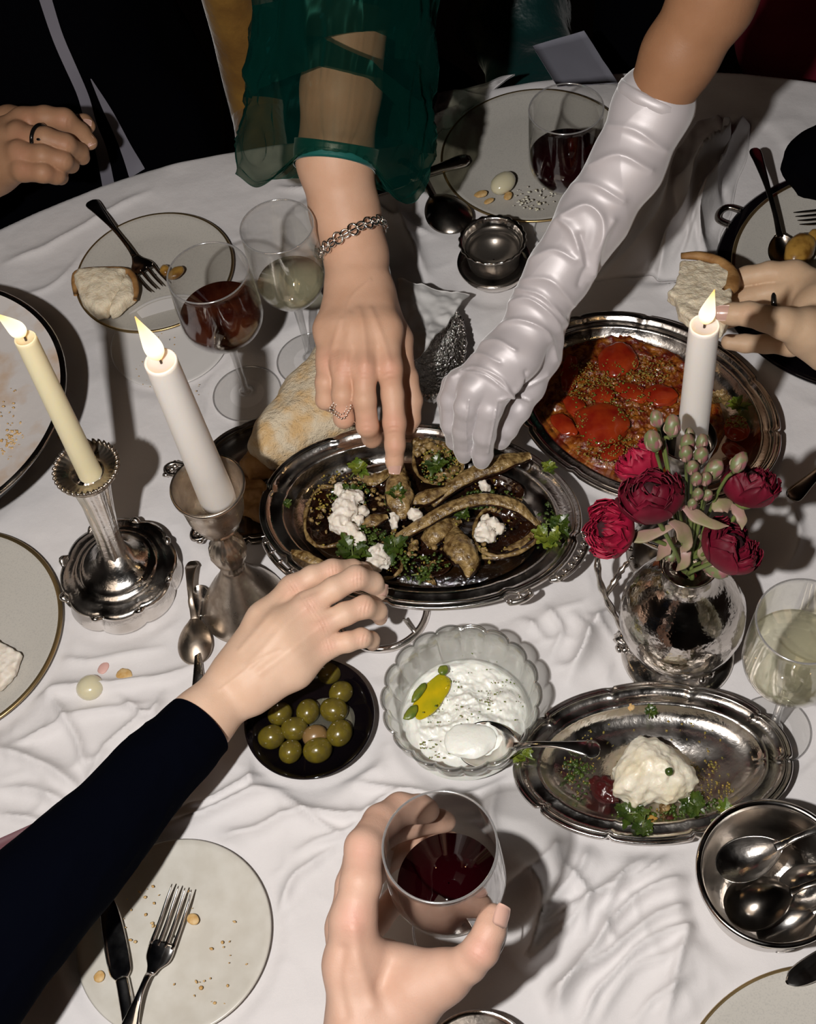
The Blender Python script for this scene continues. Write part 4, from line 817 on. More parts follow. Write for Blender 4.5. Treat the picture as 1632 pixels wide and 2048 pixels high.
for px, py, a, b, z, m_, nm, lb, ct, fl in SC:
    s_ = S(px, py, z); zz = z - .004
    obj(nm, blob(P(px, py, z), (a * s_, b * s_, b * s_ * fl), random.random(), amp=.10 if m_ is not M_ONION else .02, sc=1.6, seed=int(px), n=3), m_, label=lb, cat=ct, loc=P(px, py, z))
def scatter(name, label, cat, spots, m_, n, size, z, flat=.5, parent=None, seed=1):
    R0 = random.Random(seed); V0, F0 = ico(1); V = []; F = []; k = 0
    for i in range(n):
        px, py, rx, ry = R0.choice(spots); a = R0.uniform(0, math.tau); q = math.sqrt(R0.random()); x = px + rx * q * math.cos(a); y = py + ry * q * math.sin(a)
        s_ = size * R0.uniform(.5, 1.5); p = P(x, y, z(x, y) if callable(z) else z)
        v = V0 * [s_, s_ * R0.uniform(.4, 1), s_ * flat]; t = R0.uniform(0, 3.1); c, s2 = math.cos(t), math.sin(t); v = np.stack([v[:, 0] * c - v[:, 1] * s2, v[:, 0] * s2 + v[:, 1] * c, v[:, 2]], 1) + p
        V.append(v); F.append(F0 + k); k += len(V0)
    return obj(name, (np.concatenate(V), np.concatenate(F)), m_, parent, label=label, cat=cat, kind='stuff')
scatter('plate_crumbs', 'fine crumbs on the cream plate under the fork', 'crumbs', [(450, 1920, 70, 90), (280, 1860, 40, 60), (400, 1990, 70, 40), (340, 1800, 90, 30)], M_CRUMBY, 40, .0013, .0085)
scatter('saucer_crumbs', 'pale crumbs scattered on the thin white saucer', 'crumbs', [(350, 660, 40, 30), (300, 760, 40, 40), (390, 800, 30, 40)], M_CRUMBY, 30, .0007, .0062)
scatter('dish_crumbs', 'brown crumbs on the pearly raised dish', 'crumbs', [(15, 830, 30, 60), (30, 880, 20, 20), (10, 900, 40, 20)], M_CRUMBY, 120, .0012, .0965)
scatter('plate_smears', 'white and yellow smears on the grey plate by the glove', 'crumbs', [(1075, 390, 45, 25), (1060, 412, 35, 15)], M_BURR, 60, .0016, .0145, .25)
# ------------------------------------------------------------------ herbs
def leaflet(c, d, up, L, wd, seed):
    """one jagged parsley leaflet, closed thin solid"""
    R0 = random.Random(seed); x = nrm(d); y = nrm(np.cross(up, x)); z = np.cross(x, y); n = 9; out = []
    for i in range(n):
        t = i / (n - 1); ww = wd * math.sin(math.pi * min(1, t * .85 + .12)) * (1 + (.35 if i % 2 else -.25)); out.append((t * L, ww))
    V = []; cur = R0.uniform(-.5, .5) * L
    for t, ww in out:
        k = (t / L) ** 2 * cur
        for sy in (-1, 0, 1):
            V.append(c + x * t + y * ww * sy + z * (k + (abs(sy) * ww * .35)))
    V = np.array(V); F = []
    for i in range(n - 1):
        for j in (0, 1): F.append([i * 3 + j, i * 3 + j + 1, i * 3 + j + 4, i * 3 + j + 3])
    m_ = len(V); V = np.vstack([V, V - z * .00035]); F += [[a + m_ for a in f[::-1]] for f in F]
    return V, F
def sprig(name, label, px, py, z, size, seed, m_=None, n=6, spread=1.):
    R0 = random.Random(seed); size *= .78; c = P(px, py, z); t = thing(name, label, 'herb', c)
    a0 = R0.uniform(0, math.tau)
    obj('stem', tube([c + np.array([math.cos(a0), math.sin(a0), .1]) * size * 1.1, c + [0, 0, size * .15], c - np.array([math.cos(a0), math.sin(a0), .1]) * size * .5], .0007, 6, 3), M_STEM, t)
    for i in range(n):
        a = a0 + math.pi + (i - n / 2) * .9 * spread + R0.uniform(-.3, .3); d = np.array([math.cos(a), math.sin(a), R0.uniform(0, .5)])
        o = c + d * size * .1 + [0, 0, size * R0.uniform(0, .25)]
        ls = [leaflet(o, d, UP, size * R0.uniform(.7, 1.1), size * .26, seed * 31 + i)]
        for s_ in (-1, 1):
            dd = np.array([math.cos(a + s_ * .8), math.sin(a + s_ * .8), d[2]]); ls.append(leaflet(o + d * size * .2, dd, UP, size * .6, size * .2, seed * 17 + i * 3 + s_))
        obj('leaf', join(*ls), m_ or M_HERB, t, smooth=False)
    return t
HB = [('biggest parsley sprig, hanging over the near hand fingertips', 705, 1105, .062, .021, M_HERB), ('parsley sprig between the two white cheese lumps and the platter middle', 790, 1095, .058, .016, M_HERB), ('yellow-green herb sprig at the far edge of the aubergine', 716, 940, .058, .014, M_HERBY),
      ('parsley sprig on the aubergine under the pointing finger', 795, 990, .066, .012, M_HERB), ('dark herb on the aubergine below the pink-tipped finger', 700, 985, .060, .012, M_HERB), ('herb sprig in the well at the handle end of the aubergine platter', 1095, 1075, .050, .018, M_HERBY),
      ('green herb leaves near the decorated rim of the aubergine platter', 1118, 1050, .052, .014, M_HERB), ('small light herb on the far flange beside the glove', 1098, 935, .053, .009, M_HERBY), ('herb leaf on the herbed aubergine half', 870, 930, .068, .014, M_HERB),
      ('herb flecked on the near edge of the aubergine platter', 845, 1150, .046, .011, M_HERB), ('green herb lying at the near middle of the platter', 925, 1030, .060, .009, M_HERB), ('tiny green herb on the left flange of the aubergine platter', 575, 1008, .052, .006, M_HERB),
      ('dark leafy herb under the soft cheese wedge', 1262, 1628, .020, .016, M_HERB), ('herb sprig beside the soft cheese wedge tip', 1385, 1610, .020, .016, M_HERB), ('light herb on the flange near the silver bowl', 1452, 1632, .022, .014, M_HERBY), ('herb sprig at the near edge of the small platter', 1285, 1655, .021, .013, M_HERB),
      ('small herb leaf on the far flange of the small platter', 1302, 1423, .024, .008, M_HERB), ('yellow-green herb caught between glass bowl and small platter', 1042, 1510, .028, .014, M_HERBY), ('herb on the tomato platter near the lone tomato', 1478, 812, .022, .014, M_HERBY)]
for i, (lb, px, py, z, sz, m_) in enumerate(HB): sprig('herb_sprig', lb, px, py, z, sz, i + 3, m_)
# ------------------------------------------------------------------ aubergine platter
bz = .034
c_, a_, b_, g_ = MAIN
def drs(X, Y, RR): return 0
th = None
V_, F_ = oval((c_[0], c_[1], 0), a_ - .036, b_ - .030, g_, [(0, T + .0335), (.004, T + .0365), (.02, T + .037), (9, T + .037)], 96)
V_[:, 2] += .0015 * fbm(V_ * 90, 4, 3) * (V_[:, 2] > T + .036)
obj('aubergine_dressing', (V_, F_), M_DRESS, label='dark glossy dressing pooled in the well of the aubergine platter', cat='sauce', kind='stuff', loc=c_ + [0, 0, .033])
def strip(label, pts, wpx, z=.045, flat=.42, thick=None, m_=None, seed=0, skin_=True, curl=.0):
    """long aubergine wedge following px points; wpx half widths in px"""
    W = [P(x, y, zz) for (x, y, zz) in pts]; rs = [w_ * S(pts[0][0], pts[0][1], z) for w_ in wpx]
    t = thing('aubergine_piece', label, 'aubergine', np.mean(W, 0) - [0, 0, .004], 'charred aubergine pieces')
    def md(u, th_, R): 
        p = np.stack([u * 9 + 0 * th_, np.cos(th_) + 0 * u, np.sin(th_) + 0 * u], -1); q = p * [1, 1.6, 1.6]; return R * (1 + .16 * fbm(q + seed * 5, seed, 2) + .05 * np.abs(vnoise(p * [2.2, 7, 7] + seed, 3)))
    obj('flesh', tube(W, rs, 18, 6, flat=flat, mod=md), m_ or M_FLESH, t)
    if skin_: obj('skin', tube([w_ - [0, 0, max(rs) * .33] for w_ in W], [r * 1.10 for r in rs], 16, 6, flat=flat * 1.0, mod=md), M_SKIN, t)
    return t
strip('brown aubergine lens held down by the pointing fingertip', [(800, 925, .058), (795, 960, .064), (800, 1000, .063), (805, 1038, .056)], [7, 20, 25, 6], seed=1)
strip('long pale aubergine wedge under the gloved fingertips', [(1060, 910, .056), (1010, 922, .062), (940, 950, .060), (890, 985, .056), (865, 1012, .052)], [8, 17, 15, 10, 4], seed=2)
strip('long curved aubergine strip arching across the platter', [(1075, 1050, .052), (1030, 1010, .062), (960, 998, .066), (890, 1020, .064), (830, 1055, .060), (775, 1085, .054)], [4, 12, 13, 13, 12, 5], seed=3)
strip('aubergine rim strip along the near side of the dark half', [(1078, 1042, .046), (1062, 1078, .046), (1010, 1105, .044), (955, 1115, .042)], [5, 11, 12, 4], seed=4)
strip('short aubergine strip between pointing finger and glove', [(825, 1002, .058), (855, 992, .060), (893, 978, .058)], [9, 15, 6], seed=5)
strip('pointed aubergine lump nearest the glass bowl', [(905, 1060, .052), (915, 1090, .058), (935, 1120, .056), (936, 1155, .048)], [14, 27, 23, 3], seed=6, flat=.5)
strip('knobbly aubergine lump in the middle of the platter', [(850, 1085, .050), (870, 1065, .056), (895, 1050, .054), (920, 1040, .050)], [14, 21, 17, 7], seed=7, flat=.5)
strip('small aubergine strip next to the biggest cheese lump', [(720, 1052, .052), (745, 1040, .056), (775, 1032, .052)], [6, 14, 5], seed=8)
strip('aubergine sliver lying on the flange near the fingers', [(582, 1103, .050), (610, 1112, .051), (650, 1130, .050)], [5, 11, 6], seed=9, skin_=False)
strip('aubergine piece behind the glove tips', [(905, 925, .050), (935, 912, .054), (975, 905, .052)], [6, 13, 6], seed=10)
strip('pale curled aubergine end by the herb at the far edge', [(722, 945, .048), (745, 960, .052), (775, 945, .052), (790, 930, .050)], [10, 15, 9, 4], seed=11, skin_=False)
strip('brown aubergine scrap in front of the platter middle', [(762, 1090, .046), (790, 1078, .050), (815, 1062, .050)], [6, 12, 6], seed=12)
def half(label, px, py, rx, ry, rot, z, seed=0, rim=True):
    c = P(px, py, z); s_ = S(px, py, z); t = thing('aubergine_half', label, 'aubergine', c - [0, 0, .010], 'hollow roasted aubergine halves')
    def f(X, Y, RR): 
        p = np.stack([X, Y, 0 * X], -1); return -.0065 * (1 - RR ** 3) + .0016 * fbm(p * 130 + seed, seed, 3)
    V, F = heap((0, 0), f, 1., 0, 40); V[:, 0] *= rx * s_; V[:, 1] *= ry * s_ * 1.25
    R0 = 1 + .06 * np.sin(3 * np.arctan2(V[:, 1], V[:, 0]) + seed); V[:, :2] *= R0[:, None]
    # recompute the relief at real scale
    V[:, 2] = -.0065 * (1 - np.clip(np.hypot(V[:, 0] / (rx * s_), V[:, 1] / (ry * s_ * 1.25)), 0, 1) ** 3) + .0014 * fbm(V * [130, 130, 0] + seed, seed, 3)
    ca, sa = math.cos(rot), math.sin(rot); V[:, :2] = np.stack([V[:, 0] * ca - V[:, 1] * sa, V[:, 0] * sa + V[:, 1] * ca], 1)
    n2 = 80; B = V[-n2:].copy(); Bm = B.copy(); Bm[:, :2] *= .8; Bm[:, 2] -= .009
    VV = np.vstack([V, Bm, [[0, 0, -.010]]]); b0 = len(V) - n2; b1 = len(V); FF = [list(q) for q in F]
    for j in range(n2): k = (j + 1) % n2; FF.append([b0 + j, b1 + j, b1 + k, b0 + k]); FF.append([b1 + j, b1 + n2, b1 + k])
    obj('skin', (VV + c, FF), M_SKIN, t)
    if rim: obj('flesh_rim', tube(B[::4] + c + [0, 0, -.0006], .0018, 8, closed=True, mod=lambda u, th_, R: R * (1 + .35 * np.sin(u * 37 + seed))), M_FLESH, t)
    return t
half('large hollow aubergine half at the ringed-hand end of the platter', 668, 1030, 62, 58, -.35, .050, 1)
half('dark glossy aubergine half under the long arching strip', 1010, 1060, 66, 48, -.1, .050, 2)
half('dark aubergine half behind the arching strip, with a crumb of cheese', 985, 985, 62, 34, -.1, .048, 3, False)
half('rounded herbed aubergine half beside the glove fingers', 873, 925, 44, 46, .5, .052, 4)
half('little cup-shaped aubergine near the fingertips on the rim', 765, 1130, 42, 26, .1, .046, 5)
half('dark aubergine half in the middle under the brown lumps', 860, 1110, 52, 40, .3, .046, 6, False)
half('dark aubergine half tucked under the pointing finger', 755, 985, 44, 40, .2, .048, 7, False)
def crumbly(label, px, py, z, parts, seed=0, m_=None, cat='cheese', name='cheese_crumb', grp='white cheese on the aubergine'):
    cs = [P(px + dx, py + dy, z + dz) for dx, dy, dz, r in parts]; rs = [r * S(px, py, z) for *_, r in parts]
    Fd = Field(np.array(cs), rs, .0011, .004, axis=np.eye(3)); D = Fd.new()
    for c, r in zip(cs, rs): Fd.cone(D, c, c + [0, 0, -.002], r, r, .002)
    G = np.stack(np.meshgrid(*Fd.ax, indexing='ij'), -1); D = D + .0021 * fbm(G * 260 + seed, seed, 3).astype(np.float32)
    VF = Fd.mesh(D); return obj(name, VF, m_ or M_FETA, label=label, cat=cat, loc=cs[0], group=grp)
crumbly('biggest lump of white cheese, bent like a boot on the aubergine', 690, 1022, .062, [(0, 0, 0, 26), (-12, 20, 0, 22), (8, -20, 0, 22), (24, -28, 0, 14), (5, 38, -.002, 18), (28, 58, -.002, 15), (16, 48, -.002, 15), (34, -2, -.002, 11), (28, 18, -.003, 10)], 1)
crumbly('white cheese lump near the platter rim by the fingertips', 752, 1110, .058, [(0, 0, 0, 18), (14, 10, 0, 15), (-2, 16, 0, 16), (8, -14, 0, 12), (24, 8, -.001, 9)], 2)
crumbly('cracked white cheese on the dark aubergine half', 972, 1055, .058, [(0, 0, 0, 15), (14, -8, 0, 13), (-10, 12, 0, 13), (8, 18, 0, 12), (28, 2, 0, 10), (0, -18, 0, 9)], 3)
crumbly('single white crumb of cheese near the glove', 968, 972, .060, [(0, 0, 0, 9), (6, 3, 0, 6)], 4)
crumbly('small cheese crumb at the far side of the big hollow half', 678, 975, .060, [(0, 0, 0, 10), (8, 8, 0, 8), (-2, 12, 0, 6)], 5)
crumbly('small herb-flecked cheese crumb in the platter centre', 830, 1028, .062, [(0, 0, 0, 12), (8, 5, 0, 8)], 6)
crumbly('pale garlic-like crumb beside the biggest cheese lump', 788, 1035, .058, [(0, 0, 0, 10), (2, 14, 0, 7)], 7)
crumbly('little crumb at the near rim in front of the pointed lump', 860, 1158, .044, [(0, 0, 0, 8), (8, 3, 0, 5)], 8, m_=M_FLESH)
crumbly('pale crumb between the near herb sprig and the middle', 826, 1096, .052, [(0, 0, 0, 9), (4, -8, 0, 6)], 9, m_=M_FLESH)
scatter('chopped_herbs', 'fine chopped herbs scattered over the aubergine platter', 'herbs', [(880, 930, 38, 40), (1100, 1060, 40, 45), (1110, 990, 20, 40), (700, 990, 40, 30), (720, 1090, 40, 40), (840, 1130, 60, 30), (790, 1000, 20, 30), (980, 1000, 70, 20), (740, 1070, 40, 20)], M_HERB, 700, .0017, lambda x, y: .056 if x < 1060 else .045, .3, seed=3)
scatter('seed_specks', 'golden seeds and specks on the aubergine platter', 'herbs', [(850, 1040, 230, 110), (880, 930, 40, 40), (680, 1000, 60, 60)], M_SEED, 450, .0011, lambda x, y: .056, .5, seed=4)
scatter('aubergine_stuffing', 'chopped pale aubergine flesh in the rounded half by the glove', 'food', [(865, 905, 34, 26), (885, 935, 30, 28), (845, 890, 20, 16)], M_FLESH, 70, .0042, lambda x, y: .054, .7, seed=31)
scatter('aubergine_shreds', 'shreds of aubergine flesh mixed through the platter middle', 'food', [(745, 1000, 30, 20), (800, 1070, 40, 20), (700, 960, 40, 16), (830, 1110, 60, 30), (960, 1090, 30, 18), (1010, 1010, 40, 16), (640, 1030, 30, 40)], M_FLESH, 120, .0026, lambda x, y: .051, .6, seed=32)
# ------------------------------------------------------------------ tomato platter
c_, a_, b_, g_ = TOMP
V_, F_ = heap((0, 0), lambda X, Y, RR: 0 * X, 1., 0, 90)
ov = np.array([*P(1250, 800, .014)[:2], T + .0125]); V_[:, 0] *= a_ - .040; V_[:, 1] *= b_ - .026
ca, sa = math.cos(g_), math.sin(g_); V_[:, :2] = np.stack([V_[:, 0] * ca - V_[:, 1] * sa, V_[:, 0] * sa + V_[:, 1] * ca], 1)
rr_ = np.repeat(np.linspace(0, 1, 90), 180); V_[:, :2] *= (1 + .06 * fbm(V_ * 40, 9, 2))[:, None]
V_[:, 2] = (.0045 + .004 * np.abs(fbm(V_ * [90, 90, 0], 12, 3)) + .0016 * fbm(V_ * [420, 420, 0], 15, 2)) * np.clip((1 - rr_) * 9, 0, 1) ** .6 - .001
obj('tomato_sauce', (V_ + [c_[0] * .35 + ov[0] * .65, c_[1] * .35 + ov[1] * .65, T + .0125], F_), M_SAUCE, label='chunky red oil and tomato sauce on the big oval platter', cat='sauce', kind='stuff', loc=[*ov[:2], T + .0125])
def tomato(label, px, py, rx, ry, rot, z=.022, seed=0, fl=.45):
    s_ = S(px, py, z); c = P(px, py, z); o = obj('roast_tomato', blob(c, (rx * s_, ry * s_ * 1.2, min(rx, ry) * s_ * fl), rot, amp=.13, sc=1.8, seed=seed, n=4), M_TOM, label=label, cat='tomato', loc=c, group='roast tomatoes')
    return o
for i, a in enumerate([('rounded tomato half at the far side of the sauce', 1235, 720, 40, 34, -.5), ('largest tomato half, covered in herbs, nearest the aubergine platter', 1205, 848, 56, 46, -.2), ('slim tomato wedge standing along the glove side', 1138, 748, 17, 42, -.3), ('bright tomato wedge in front of the candle', 1320, 790, 36, 22, -.4),
                       ('long tomato wedge in the middle of the sauce', 1265, 785, 38, 17, -.7), ('small tomato piece beside the largest half', 1150, 812, 20, 26, .2), ('lone tomato half by itself at the candle side of the platter', 1473, 857, 25, 25, 0), ('tomato piece tucked behind the largest half', 1205, 790, 24, 20, .3),
                       ('tomato piece close to the crimson flowers', 1225, 905, 26, 14, .4), ('tomato piece against the flange near the glove', 1128, 850, 18, 28, .5), ('dark tomato wedge below the lone half', 1470, 905, 30, 16, -1.)]):
    tomato(*a, seed=i)
scatter('herb_crust', 'golden dried herbs and spices strewn over the tomatoes', 'herbs', [(1240, 770, 90, 60), (1200, 840, 50, 40), (1170, 760, 50, 40), (1300, 740, 50, 30), (1220, 900, 70, 30), (1473, 850, 22, 20)], M_SEED, 1500, .00075, lambda x, y: .0225 + .009 * abs(math.sin(x * .05) * math.cos(y * .06)), .5, seed=5)
scatter('green_specks', 'green herb specks over the tomatoes', 'herbs', [(1230, 790, 90, 60), (1210, 860, 50, 40)], M_HERBY, 160, .0011, lambda x, y: .028, .35, seed=6)
sprig('herb_sprig', 'charred herb tip on the tomato platter beside the candle', 1440, 800, .022, .014, 77, M_FLESH)
# ------------------------------------------------------------------ small cheese platter
bu = [(1222, 1590), (1228, 1545), (1250, 1500), (1278, 1478), (1318, 1486), (1345, 1500), (1372, 1530), (1394, 1545), (1396, 1570), (1370, 1595), (1335, 1605), (1300, 1600), (1272, 1610), (1240, 1600)]
obj('cheese_wedge', poly_solid(bu, .026, .020, rnd=.007, amp=.0026, sc=120, h=.0013, seed=21, dome=.016, dents=((1330, 1530, .006, .0015), (1360, 1560, .006, .002))), M_BURR, loc=P(1305, 1550, .012), label='rough wedge of soft white cheese on the small oval platter', cat='cheese')
q = P(1338, 1543, .050); obj('caper', blob(q, (.0036,) * 3, n=2), M_HERB, label='single dark green caper on top of the soft cheese', cat='caper', loc=q)
q = P(1212, 1580, .020); obj('dark_fruit', blob(q, (.009, .013, .007), .5, amp=.25, sc=2.2, seed=3, n=4), M_FIG, label='sticky dark red dried fruit against the soft cheese', cat='fruit', loc=q)
for i, (px, py, r, m_, lb) in enumerate(((1305, 1640, 11, M_POT, 'yellow vegetable scrap in front of the soft cheese'), (1340, 1640, 13, M_FIG, 'dark scrap in the sauce in front of the soft cheese'), (1395, 1632, 15, M_FIG, 'blackish scrap at the near flange of the small platter'), (1455, 1622, 10, M_POT, 'yellow scrap near the silver bowl on the small platter'), (1330, 1612, 14, M_FLESH, 'brown scrap under the edge of the soft cheese'), (1262, 1412, 10, M_CRUMBY, 'amber ring of sauce on the far flange'))):
    q = P(px, py, .016 if i < 5 else .021); s_ = S(px, py, .02); obj('food_scrap', blob(q, (r * s_, r * s_ * .8, r * s_ * .45), i, amp=.3, sc=2, seed=i, n=3), m_, label=lb, cat='food scrap', loc=q)
scatter('sauce_specks', 'orange and green specks smeared over the small oval platter', 'crumbs', [(1190, 1430, 50, 22), (1240, 1420, 60, 16), (1160, 1520, 40, 70), (1330, 1640, 100, 25), (1420, 1560, 40, 40), (1300, 1500, 150, 90), (1450, 1600, 40, 30)], M_SEED, 520, .00085, .0140, .3, seed=8)
scatter('herb_specks', 'green herb specks on the small oval platter', 'herbs', [(1290, 1635, 80, 20), (1400, 1620, 60, 25), (1160, 1540, 30, 60), (1240, 1650, 40, 12)], M_HERB, 260, .0019, .0165, .3, seed=9)
scatter('yogurt_pepper', 'pepper and herb specks on the yogurt', 'herbs', [(950, 1350, 60, 60), (900, 1430, 60, 30), (1010, 1400, 40, 50), (870, 1500, 40, 20), (930, 1480, 40, 20)], M_HERBY, 130, .0008, lambda x, y: .0365, .6, seed=10)
# ------------------------------------------------------------------ vase and flowers
va = np.array([*VAS[:2], T + Z0]); vs_ = thing('flower_vase', 'round polished silver vase on a wide foot with a thin branch-like handle', 'vase', va)
flut = lambda TT, RR, ZZ: (RR * (1 + .07 * np.cos(8 * TT) * np.clip((ZZ - va[2] - .112) / .02, 0, 1)), ZZ)
obj('body', lathe([(.001, .020), (.020, .0205), (.035, .028), (.046, .043), (.0500, .062), (.0485, .080), (.041, .097), (.029, .110), (.020, .119), (.0175, .128), (.0185, .138), (.0215, .146), (.0222, .1475), (.0205, .147), (.0165, .137), (.0150, .128), (.001, .126)], 128, va, mod=flut), M_VASE, vs_)
obj('foot', lathe([(.001, 0), (.044, 0), (.0468, .0015), (.0462, .0045), (.040, .0065), (.028, .0085), (.019, .012), (.014, .018), (.020, .0225), (.001, .023)], 96, va), M_SILVER, vs_)
hp = [P(*q) for q in ((1268, 1300, .012), (1258, 1285, .016), (1238, 1245, .030), (1213, 1200, .050), (1198, 1155, .070), (1196, 1110, .085), (1215, 1080, .100), (1262, 1075, .112), (1330, 1100, .125))]
hd = obj('handle', tube(hp, [.0022, .0030, .0026, .0030, .0026, .0028, .0026, .0024, .002], 9, 6, mod=lambda u, th_, R: R * (1 + .22 * np.sin(u * 60))), M_SILVER, vs_)
obj('twig', tube([P(1212, 1190, .05), P(1228, 1165, .058), P(1243, 1140, .062), P(1262, 1118, .07)], [.0022, .003, .0026, .0015], 8, 4, mod=lambda u, th_, R: R * (1 + .25 * np.sin(u * 40))), M_SILVER, hd)
for cx, cy, sd in ((1258, 1282, 1), (1398, 1338, 2)):
    orn = obj('leaf_ornament', blob(P(cx, cy, .012), (.010, .013, .006), .4 * sd, amp=.30, sc=1.8, seed=sd, n=4), M_SILVER, vs_)
    for k in range(6): obj('ornament_berry', blob(P(cx + RNG.uniform(-20, 20), cy + RNG.uniform(-22, 22), .016), (.0035, .0045, .003), k, amp=.1, seed=k, n=2), M_SILVER, orn)
MOUTH = va + [0, 0, .140]
def petal(c, B, Rp, phi, half, t0, t1, ruf, seed, th=.0006):
    n, m = 9, 11; V = []
    for i in range(n):
        v = i / (n - 1); te = t0 + (t1 - t0) * v; wd = half * (math.sin(math.pi * (.18 + .80 * v) ** .85) ** .5)
        for j in range(m):
            u = -1 + 2 * j / (m - 1); p = phi + u * wd; e = v ** 3
            te2 = te - .16 * e * u * u + ruf * .12 * e * math.sin(u * 7 + seed); r = Rp * (1 + ruf * (.05 * math.sin(u * 9 + seed * 2) * e) + .04 * e * math.cos(u * 3 + seed))
            V.append([r * math.sin(te2) * math.cos(p), r * math.sin(te2) * math.sin(p), -r * math.cos(te2) * .88])
    V = np.array(V); Vi = V * (1 - th / Rp * 1.6); F = grid_faces(n, m).tolist(); k = n * m
    F2 = [[a + k for a in q[::-1]] for q in F]; E = []
    ring = [i * m for i in range(n)] + [(n - 1) * m + j for j in range(1, m)] + [i * m + m - 1 for i in range(n - 2, -1, -1)] + [j for j in range(m - 2, 0, -1)]
    for a in range(len(ring)): b = (a + 1) % len(ring); E.append([ring[a], ring[b], ring[b] + k, ring[a] + k])
    return np.vstack([V, Vi]) @ B + c, F + F2 + E
def ranunculus(label, px, py, z, rpx, axis, m_, seed, opening=.62, ruf=.5, layers=6):
    c = P(px, py, z); R_ = rpx * S(px, py, z); B = frame(nrm(axis)); t = thing('ranunculus', label, 'flower', c - nrm(axis) * R_ * .8, 'crimson ranunculus in the silver vase')
    R0 = random.Random(seed)
    for L in range(layers):
        f = 1 - L / (layers + .4); Rp = R_ * (.36 + .64 * f); npet = 6 if L < 3 else 5
        tmax = math.radians(108 + 36 * L / (layers - 1)) * (1 if L else .93); 
        for k in range(npet):
            ph = L * 1.1 + k * math.tau / npet + R0.uniform(-.15, .15)
            obj('petal', petal(c, B, Rp * R0.uniform(.97, 1.03), ph, .80, .20, tmax * R0.uniform(.94, 1.04), ruf, R0.uniform(0, 9)), m_, t)
    obj('heart', blob(c - nrm(axis) * R_ * .05, (R_ * .34,) * 3, amp=.2, sc=3, seed=seed, n=3), M_PETE, t)
    obj('calyx', blob(c - nrm(axis) * R_ * .82, (R_ * .3, R_ * .3, R_ * .16), amp=.15, sc=2, n=2, seed=1, R=B), M_STEM, t)
    b = c - nrm(axis) * R_ * .85; mid = (b + MOUTH) / 2 - nrm(axis) * .012 + [0, 0, .004]
    obj('stem', tube([b, mid, MOUTH + [R0.uniform(-.008, .008), R0.uniform(-.008, .008), 0], MOUTH - [0, 0, .009]], [.0018, .0016, .0016, .0016], 8, 5), M_STEM, t)
    return t
ranunculus('biggest deep crimson ranunculus at the front with its dark centre turned up', 1302, 985, .235, 70, (-.10, .42, .78), M_PET, 1, ruf=.2)
ranunculus('ruffled pink-red ranunculus hanging out toward the aubergine platter', 1213, 1058, .205, 60, (-.75, -.05, .45), M_PETP, 2, ruf=1.6, layers=5)
ranunculus('bright ranunculus rising behind the biggest bloom beside the candle', 1280, 915, .215, 58, (-.45, .75, .42), M_PETP, 3, ruf=1.2, layers=5)
ranunculus('red ranunculus with green bud in front, on the side away from the platters', 1503, 962, .225, 62, (.38, .50, .62), M_PET, 4, ruf=.8)
ranunculus('dark crimson ranunculus lowest on the yellow-wine side', 1468, 1088, .200, 66, (.60, .12, .70), M_PET, 5, ruf=.3)
def bud(label, px, py, z, r, ax, stem=True, via=None, long=1.5):
    r *= .86; c = P(px, py, z); s_ = r * S(px, py, z); t = thing('flower_bud', label, 'bud', c, 'green and pink buds in the bouquet'); B = frame(nrm(ax))
    obj('bud', blob(c, (s_, s_, s_ * long), amp=.10, sc=2.5, seed=int(px), n=3, R=B), M_BUD, t)
    for k in range(3):
        a = k * 2.1; d = (np.array([math.cos(a), math.sin(a), 0]) @ B); o = c - nrm(ax) * s_ * long * .9
        obj('sepal', tube([o, o + d * s_ * 1.0 + nrm(ax) * s_ * .8, o + d * s_ * .8 + nrm(ax) * s_ * 2.0], [s_ * .25, s_ * .34, .0002], 7, 4, flat=.35, up=d), M_LEAF, t)
    if stem:
        b = c - nrm(ax) * s_ * long; pts = [b] + [P(*v) for v in (via or [])] + [MOUTH + [0, 0, .002]]
        obj('stem', tube(pts, .0013, 7, 5), M_STEM, t)
